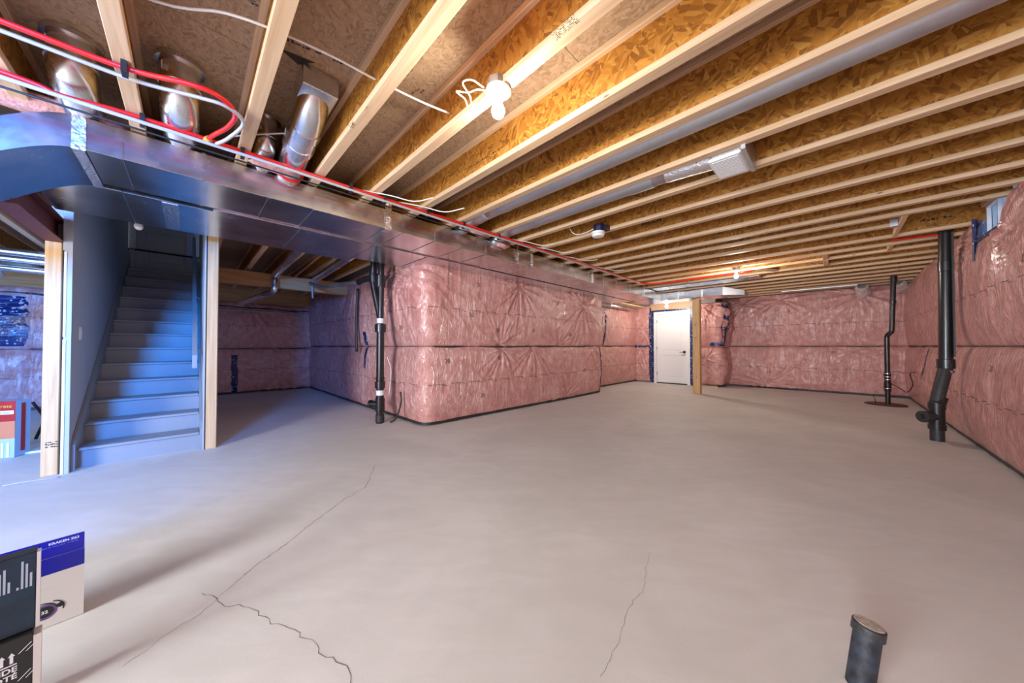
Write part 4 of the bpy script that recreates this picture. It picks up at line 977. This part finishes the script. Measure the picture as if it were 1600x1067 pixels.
for i, (dx, z0, z1) in enumerate(((-1.55, 1.1, 2.15), (-.62, 1.15, 2.0))):
    run('black_strap', [(sx + dx + .06, 2.16, z1), (sx + dx + .02, 2.16, (z0 + z1) / 2 + .2), (sx + dx, 2.16, (z0 + z1) / 2 - .2), (sx + dx + .03, 2.16, z0 - .1)], .024 if i == 0 else .014, 'black', ['long black strap hanging left of the drain stack', 'shorter black cord hanging close to the drain stack'][i], 'strap')
run('shade_pipe', [(-5.13, 1.835, 2.082), (-5.6, 1.7, 2.09), (-6.1, 1.6, 2.10), (-6.6, 1.52, 2.22)], .032, 'galvdull', 'thin grey pipe reaching left from the drain stack', 'pipe')
# drain by the right wall
rx, ry = .83, 6.18
s2 = tag(empty('drain_pipe', (rx, ry, 0)), 'black offset drain pipe with cleanout against the right wall', 'pipe')
obj('lower_pipe', T([(rx, ry, 0), (rx, ry, .16)], .056, 24), 'absgrey', s2, autosmooth=.9)
obj('cleanout_tee', LA((rx, ry, .13), (0, 0, 1), [(0, .058), (0, .070), (.06, .070), (.06, .062), (.24, .062), (.24, .068), (.31, .068), (.31, .06)], 24), 'abs', s2, autosmooth=.6)
obj('cleanout_arm', LA((rx - .02, ry - .02, .28), (-.72, -.7, 0), [(0, .052), (.08, .052), (.08, .066), (.14, .066), (.142, .06), (.142, .028), (.185, .028)], 20), 'absgrey', s2, autosmooth=.6)
tp = Vector((rx + .085, ry + .10, .86))
obj('elbow', LA((rx + .003, ry + .003, .42), Vector((.085, .1, .30)), [(0, .055), (.01, .066), (.09, .066), (.09, .056)], 22), 'abs', s2, autosmooth=.6)
obj('offset_pipe', T([(rx, ry, .42), (rx + .01, ry + .012, .50), tp - Vector((.012, .014, .05)), tp], .056, 24), 'absgrey', s2, autosmooth=.9)
obj('collar', LA(tp - Vector((0, 0, .07)), (0, 0, 1), [(0, .058), (0, .063), (.03, .063), (.03, .058)], 24), 'galvdull', s2, autosmooth=.6)
fitting(s2, tp.x, tp.y, .84, .95, .070)
obj('upper_pipe', T([(tp.x, tp.y, .9), (tp.x + .02, tp.y + .02, ZJ + .06)], .056, 24), 'abs', s2, autosmooth=.9)
fitting(s2, tp.x + .015, tp.y + .012, 1.98, 2.10, .062)
obj('backing_strip', B(tp.x + .045, tp.x + .06, tp.y - .085, tp.y + .03, .98, ZJ), 'strap', s2)
# sump
qx, qy = .69, 9.32
sl2 = tag(obj('sump_cover', LA((qx - .03, qy - .03, 0.0), (0, 0, 1), [(0, .275), (.012, .275), (.018, .26), (.018, 0)], 40), 'lid', loc=(qx - .03, qy - .03, 0), autosmooth=.6), 'flat round brown sump lid on the floor near the far corner', 'lid')
s3 = tag(empty('sump_pipe', (qx, qy, 0)), 'thin black sump discharge pipe rising from the brown lid', 'pipe')
obj('lower_pipe', T([(qx, qy, .018), (qx, qy, 1.28)], .036, 18), 'abs', s3, autosmooth=.9)
obj('check_valve', LA((qx, qy, .25), (0, 0, 1), [(0, .044), (.05, .05), (.16, .05), (.17, .043), (.27, .043), (.30, .048), (.36, .048), (.36, .037)], 18), 'abs', s3, autosmooth=.6)
for z in (.30, .47, .52, .58): obj('hose_clamp', LA((qx, qy, z), (0, 0, 1), [(0, .0515), (.014, .0515)], 18), 'galvr', s3, autosmooth=.6)
obj('offset', T([(qx, qy, 1.27), (qx + .01, qy + .005, 1.31), (qx + .06, qy + .02, 1.37), (qx + .065, qy + .02, 1.42)], .037, 18), 'abs', s3, autosmooth=.9)
obj('upper_pipe', T([(qx + .065, qy + .02, 1.41), (qx + .10, qy + .03, ZJ - .002)], .037, 18), 'abs', s3, autosmooth=.9)
fitting(s3, qx + .085, qy + .025, 1.90, 1.96, .043); fitting(s3, qx + .10, qy + .03, ZJ - .10, ZJ - .01, .046)
obj('power_cord', T(smooth_path([(qx + .04, qy - .02, .40), (qx + .14, qy - .05, .33), (qx + .22, qy - .12, .27), (qx + .27, qy - .28, .42), (qx + .23, qy - .40, .62), (qx + .27, qy - .62, .66)], 6), .007, 8), 'black', s3, smooth=True)
run('lid_wire', [(qx - .16, qy - .06, .02), (qx - .17, qy - .07, .12), (qx - .2, qy - .06, .17)], .005, 'black', 'short black wire sticking out of the brown sump lid', 'wire')
# stub in the foreground
b0 = Vector((.045, 1.555, 0)); b1 = Vector((.068, 1.575, .19)); dd = (b1 - b0)
s4 = tag(empty('stub_pipe', b0), 'short capped black pipe stub with a dusty top in the foreground', 'pipe')
obj('pipe', LA(b0 - dd * .03, dd, [(0, .034), (.185, .034)], 24), plain('paint_splashed_pipe', (.022, .027, .038), .55, bump=.25, bscale=30, var=.8), s4, autosmooth=.6)
obj('cap', LA(b0 + dd * .86, dd, [(0, .035), (.002, .040), (.030, .040), (.034, .036)], 24), 'absgrey', s4, autosmooth=.6)
obj('dusty_top', LA(b0 + dd * 1.036, dd, [(0, .0355), (.0015, .033)], 24), plain('plaster_dust', (.50, .47, .44), .9, bump=.4, bscale=60, var=.3), s4)

# ------------------------------------------------------------------ boxes at the lower left
def rotated(x, y, deg):
    return Matrix.Translation((x, y, 0)) @ Matrix.Rotation(R(deg), 4, 'Z')
kx, ky = -2.20, -.295
mk = rotated(kx, ky, 8)
def on(m, bm): bmesh.ops.transform(bm, matrix=m, verts=bm.verts); return bm
kb = tag(empty('cooler_box', (kx, ky, 0)), 'blue and white carton with KRAKEN printed on its raised lid flap', 'box')
obj('body', on(mk, B(-.13, -.002, -.46, 0, .002, .268, .002)), 'box_white', kb)
obj('front_lower', on(mk, B(-.002, 0, -.46, 0, .002, .205)), 'box_white', kb); obj('front_upper', on(mk, B(-.002, 0, -.46, 0, .205, .268)), 'box_blue', kb)
obj('lid_flap', on(mk, B(-.004, 0, -.455, -.001, .270, .336)), 'box_blue', kb)
def face(m, x):                                                    # axes of the visible +x face of a rotated carton
    o = m @ Vector((x, 0, 0)); u = (m.to_3x3() @ Vector((0, 1, 0))); return o, u
def printf(root, m, x, y, z, bm, mt):
    o, u = face(m, x); o = m @ Vector((x, y, z)); decal('print', put(bm, o, u, (0, 0, 1)), mt, root)
printf(kb, mk, 0, -.014, .318, textmesh('KRAKEN Z63', .0125, 'RIGHT', bold=.0004), 'white_ink')
printf(kb, mk, 0, -.018, .304, stamp(1, 22, .004, .006, rnd), 'grey_ink') if False else printf(kb, mk, 0, -.20, .309, stamp(1, 30, .003, .006, rnd, .2), 'grey_ink')
bm = bmesh.new()
def ringpts(cx, cy, r0, r1, n=40, a0=0, a1=2 * math.pi, sq=1):
    b = bmesh.new(); p = None
    for k in range(n + 1):
        t = a0 + (a1 - a0) * k / n; q = (b.verts.new((cx + r0 * math.cos(t), cy + r0 * sq * math.sin(t), 0)), b.verts.new((cx + r1 * math.cos(t), cy + r1 * sq * math.sin(t), 0)))
        if p: b.faces.new((p[0], p[1], q[1], q[0]))
        p = q
    return b
cy_, cz_ = -.092, .064
printf(kb, mk, 0, cy_, cz_, ringpts(0, 0, .021, .029), 'purple'); printf(kb, mk, 0.0006, cy_, cz_, ringpts(0, 0, 0.0005, .0208), 'box_black')
printf(kb, mk, 0.0012, cy_, cz_ - .005, textmesh('32', .016, 'CENTER', bold=.0005), 'white_ink')
printf(kb, mk, 0.0004, cy_ - .01, cz_ - .004, ringpts(0, 0, .038, .042, 30, R(15), R(150), .95), 'box_black'); printf(kb, mk, 0.0004, cy_ + .036, cz_ + .010, ringpts(0, 0, .0005, .009, 16), 'box_black')
printf(kb, mk, 0.0004, cy_ + .010, cz_ + .002, ringpts(0, 0, .032, .036, 30, R(-20), R(75), .95), 'box_black')
printf(kb, mk, 0, -.128, .158, textmesh('3', .02), 'ink'); printf(kb, mk, 0, -.115, .152, stamp(1, 12, .003, .004, rnd), 'grey_ink')
# two dark cartons in front
bx_, by_ = -1.75, -.335
mb = rotated(bx_ + .004, by_ + .018, 8.5)
lb = tag(empty('shipping_box', (bx_, by_, 0)), 'black carton with white this-way-up arrows, lowest of the front stack', 'box')
obj('body', on(mb, B(-.07, .0, -.45, -.010, .002, .226, .002)), 'box_black', lb); obj('edge_flap', on(mb, B(-.05, .001, -.010, .004, .002, .215)), 'box_white', lb)
ub = tag(empty('case_box', (bx_ - .02, by_, .229)), 'dark blue printed carton with bar chart, on top of the black carton', 'box')
mu_ = rotated(bx_ - .012, by_ + .012, 8.5)
obj('body', on(mu_, B(-.05, -.002, -.45, -.004, .229, .463, .002)), 'box_black', ub); obj('front_print', on(mu_, B(-.002, 0, -.45, -.006, .232, .461)), 'box_space', ub); obj('edge_strip', on(mu_, B(-.03, .0005, -.004, .003, .23, .46)), 'box_white', ub)
for g0, bars in ((-.075, (.008, .062, .072, .032)), (-.038, (.008, .082, .072, .042))):
    bm = bmesh.new()
    for k, h in enumerate(bars): rect(bm, k * .0075, 0, k * .0075 + .0042, h)
    printf(ub, mu_, 0, g0, .362, bm, 'grey_ink')
for k in range(5): printf(ub, mu_, 0, -.095 - .004 * (k % 2), .428 - k * .014, (textmesh('ES', .012) if k == 0 else stamp(1, 2, .006, .007, rnd, 0)), 'white_ink')
bm = bmesh.new()
for k in (0, 1):
    x0_ = k * .016; rect(bm, x0_ - .003, 0, x0_ + .003, .022); bm.faces.new([bm.verts.new((x0_ - .006, .020, 0)), bm.verts.new((x0_ + .006, .020, 0)), bm.verts.new((x0_, .031, 0))])
rect(bm, -.04, -.007, .025, -.0035); printf(lb, mb, 0.0, -.062, .158, bm, 'white_ink')
printf(lb, mb, 0.0, -.036, .132, textmesh('SIDE', .021, 'RIGHT', bold=.0005), 'white_ink'); printf(lb, mb, 0.0, -.036, .111, textmesh('CÔTÉ', .021, 'RIGHT', bold=.0005), 'white_ink')
for zz in (.178, .098):
    bm = bmesh.new()
    for k in (0, 1):
        a_ = k * .013; bm.faces.new([bm.verts.new((a_, 0, 0)), bm.verts.new((a_ + .0025, 0, 0)), bm.verts.new((a_ + .024, .022, 0)), bm.verts.new((a_ + .0215, .022, 0))])
    printf(lb, mb, 0.0, -.036, zz, bm, 'white_ink')
# red pack of furnace filters in the side room
mf = rotated(-5.75, -1.205, -22)
fp = tag(empty('filter_pack', (-5.75, -1.2, 0)), 'red and pale blue pack of furnace filters leaning in the side room', 'pack')
obj('body', on(mf, B(-.16, -.003, -.50, -.004, .002, .56, .003)), 'pk_blue', fp); obj('front_top', on(mf, B(-.003, 0, -.50, -.004, .30, .56)), 'pk_red', fp); obj('front_picture', on(mf, B(-.003, .0005, -.50, -.004, .19, .36)), 'pk_orange', fp)
obj('front_pleats', on(mf, B(-.003, 0, -.50, -.004, .002, .19)), 'pk_blue', fp); obj('white_label', on(mf, B(0, .0008, -.30, -.014, .43, .465)), 'white', fp)
for k in range(9): obj('pleat', on(mf, B(0, .006, -.34 + k * .036, -.324 + k * .036, .01, .15)), 'white', fp)
obj('side_stripe', on(mf, B(-.10, -.06, -.004, -.001, .05, .53)), 'pk_red', fp)
printf(fp, mf, 0.001, -.025, .495, textmesh('Filtrete', .045, 'RIGHT'), 'pk_gold'); printf(fp, mf, 0.001, -.035, .436, textmesh('Clean', .03, 'RIGHT'), 'ink')
tag(obj('white_board', B(-6.25, -5.85, -1.32, -.93, .001, .02), 'white', loc=(-6, -1.1, 0)), 'flat white board on the floor behind the red filter pack', 'board')
run('torn_paper', [(-4.62, -1.02, .008), (-4.60, -.9, .014), (-4.60, -.75, .006)], .006, 'dry', 'scrap of torn drywall paper at the foot of the leftmost post', 'scrap')

# ------------------------------------------------------------------ shaded services behind the stairs and in the side room
def simple_pipe(name, pts, r, m, label, cat='pipe'): return run(name, pts, r, m, label, cat, 5, 14)
simple_pipe('wrapped_duct', [(-4.6, .98, 2.37), (-5.6, 1.02, 2.35), (-6.78, 1.04, 2.33), (-6.86, 1.04, 2.20), (-6.88, 1.02, 2.05), (-7.4, .9, 2.0), (-8.8, .72, 1.98)], .055, 'galvr', 'bent round duct dropping in front of the timber beam behind the stairs')
simple_pipe('wrapped_duct', [(-4.6, 1.55, 2.34), (-5.6, 1.58, 2.33), (-6.6, 1.6, 2.31)], .06, 'galvr', 'straight round duct right of the bent one, under the shaded joists')
simple_pipe('copper_pipe', [(-4.6, 1.28, 2.37), (-5.6, 1.3, 2.36), (-6.8, 1.32, 2.34)], .016, 'copper', 'thin copper pipe between the two shaded round ducts')
simple_pipe('white_water_pipe', [(-9.74, .2, 1.93), (-9.735, .75, 1.93), (-9.735, 1.3, 1.935), (-9.74, 2.1, 1.93)], .018, 'whpex', 'thin white pipe along the shaded pink wall')
simple_pipe('drop_pipe', [(-6.9, 1.62, 2.34), (-6.9, 1.62, 2.18), (-6.9, 1.63, 2.0)], .016, 'whpex', 'short white pipe hanging below the timber beam')
for k, (z, r, x) in enumerate(((2.29, .05, -7.3), (2.19, .045, -7.2), (2.07, .04, -7.2))):
    simple_pipe('side_duct', [(x, -4.0, z), (x, -2.5, z - .005), (x, -1.0, z - .01)], r, 'galvr', ['topmost of three silver pipes in the side room', 'middle one of three silver pipes in the side room', 'lowest of three silver pipes in the side room'][k])
simple_pipe('flex_duct', [(-7.0, -2.15, 1.55), (-7.05, -1.95, 1.75), (-7.05, -1.75, 1.92), (-7.05, -1.6, 2.0)], .07, 'foil', 'slanting foil flex duct in the side room', 'duct')
simple_pipe('hanging_cord', [(-8.2, -2.35, 1.5), (-8.2, -2.3, 1.2), (-8.2, -2.0, 1.05), (-8.2, -1.9, .9), (-8.2, -2.1, .8), (-8.2, -2.35, .85), (-8.2, -2.4, .6)], .018, 'black', 'black cord looping in the side room', 'cord')
simple_pipe('leaning_rod', [(-6.6, -1.25, .02), (-6.6, -1.2, .25), (-6.62, -1.28, .45)], .014, 'black', 'short black bent rod behind the leftmost post', 'rod')
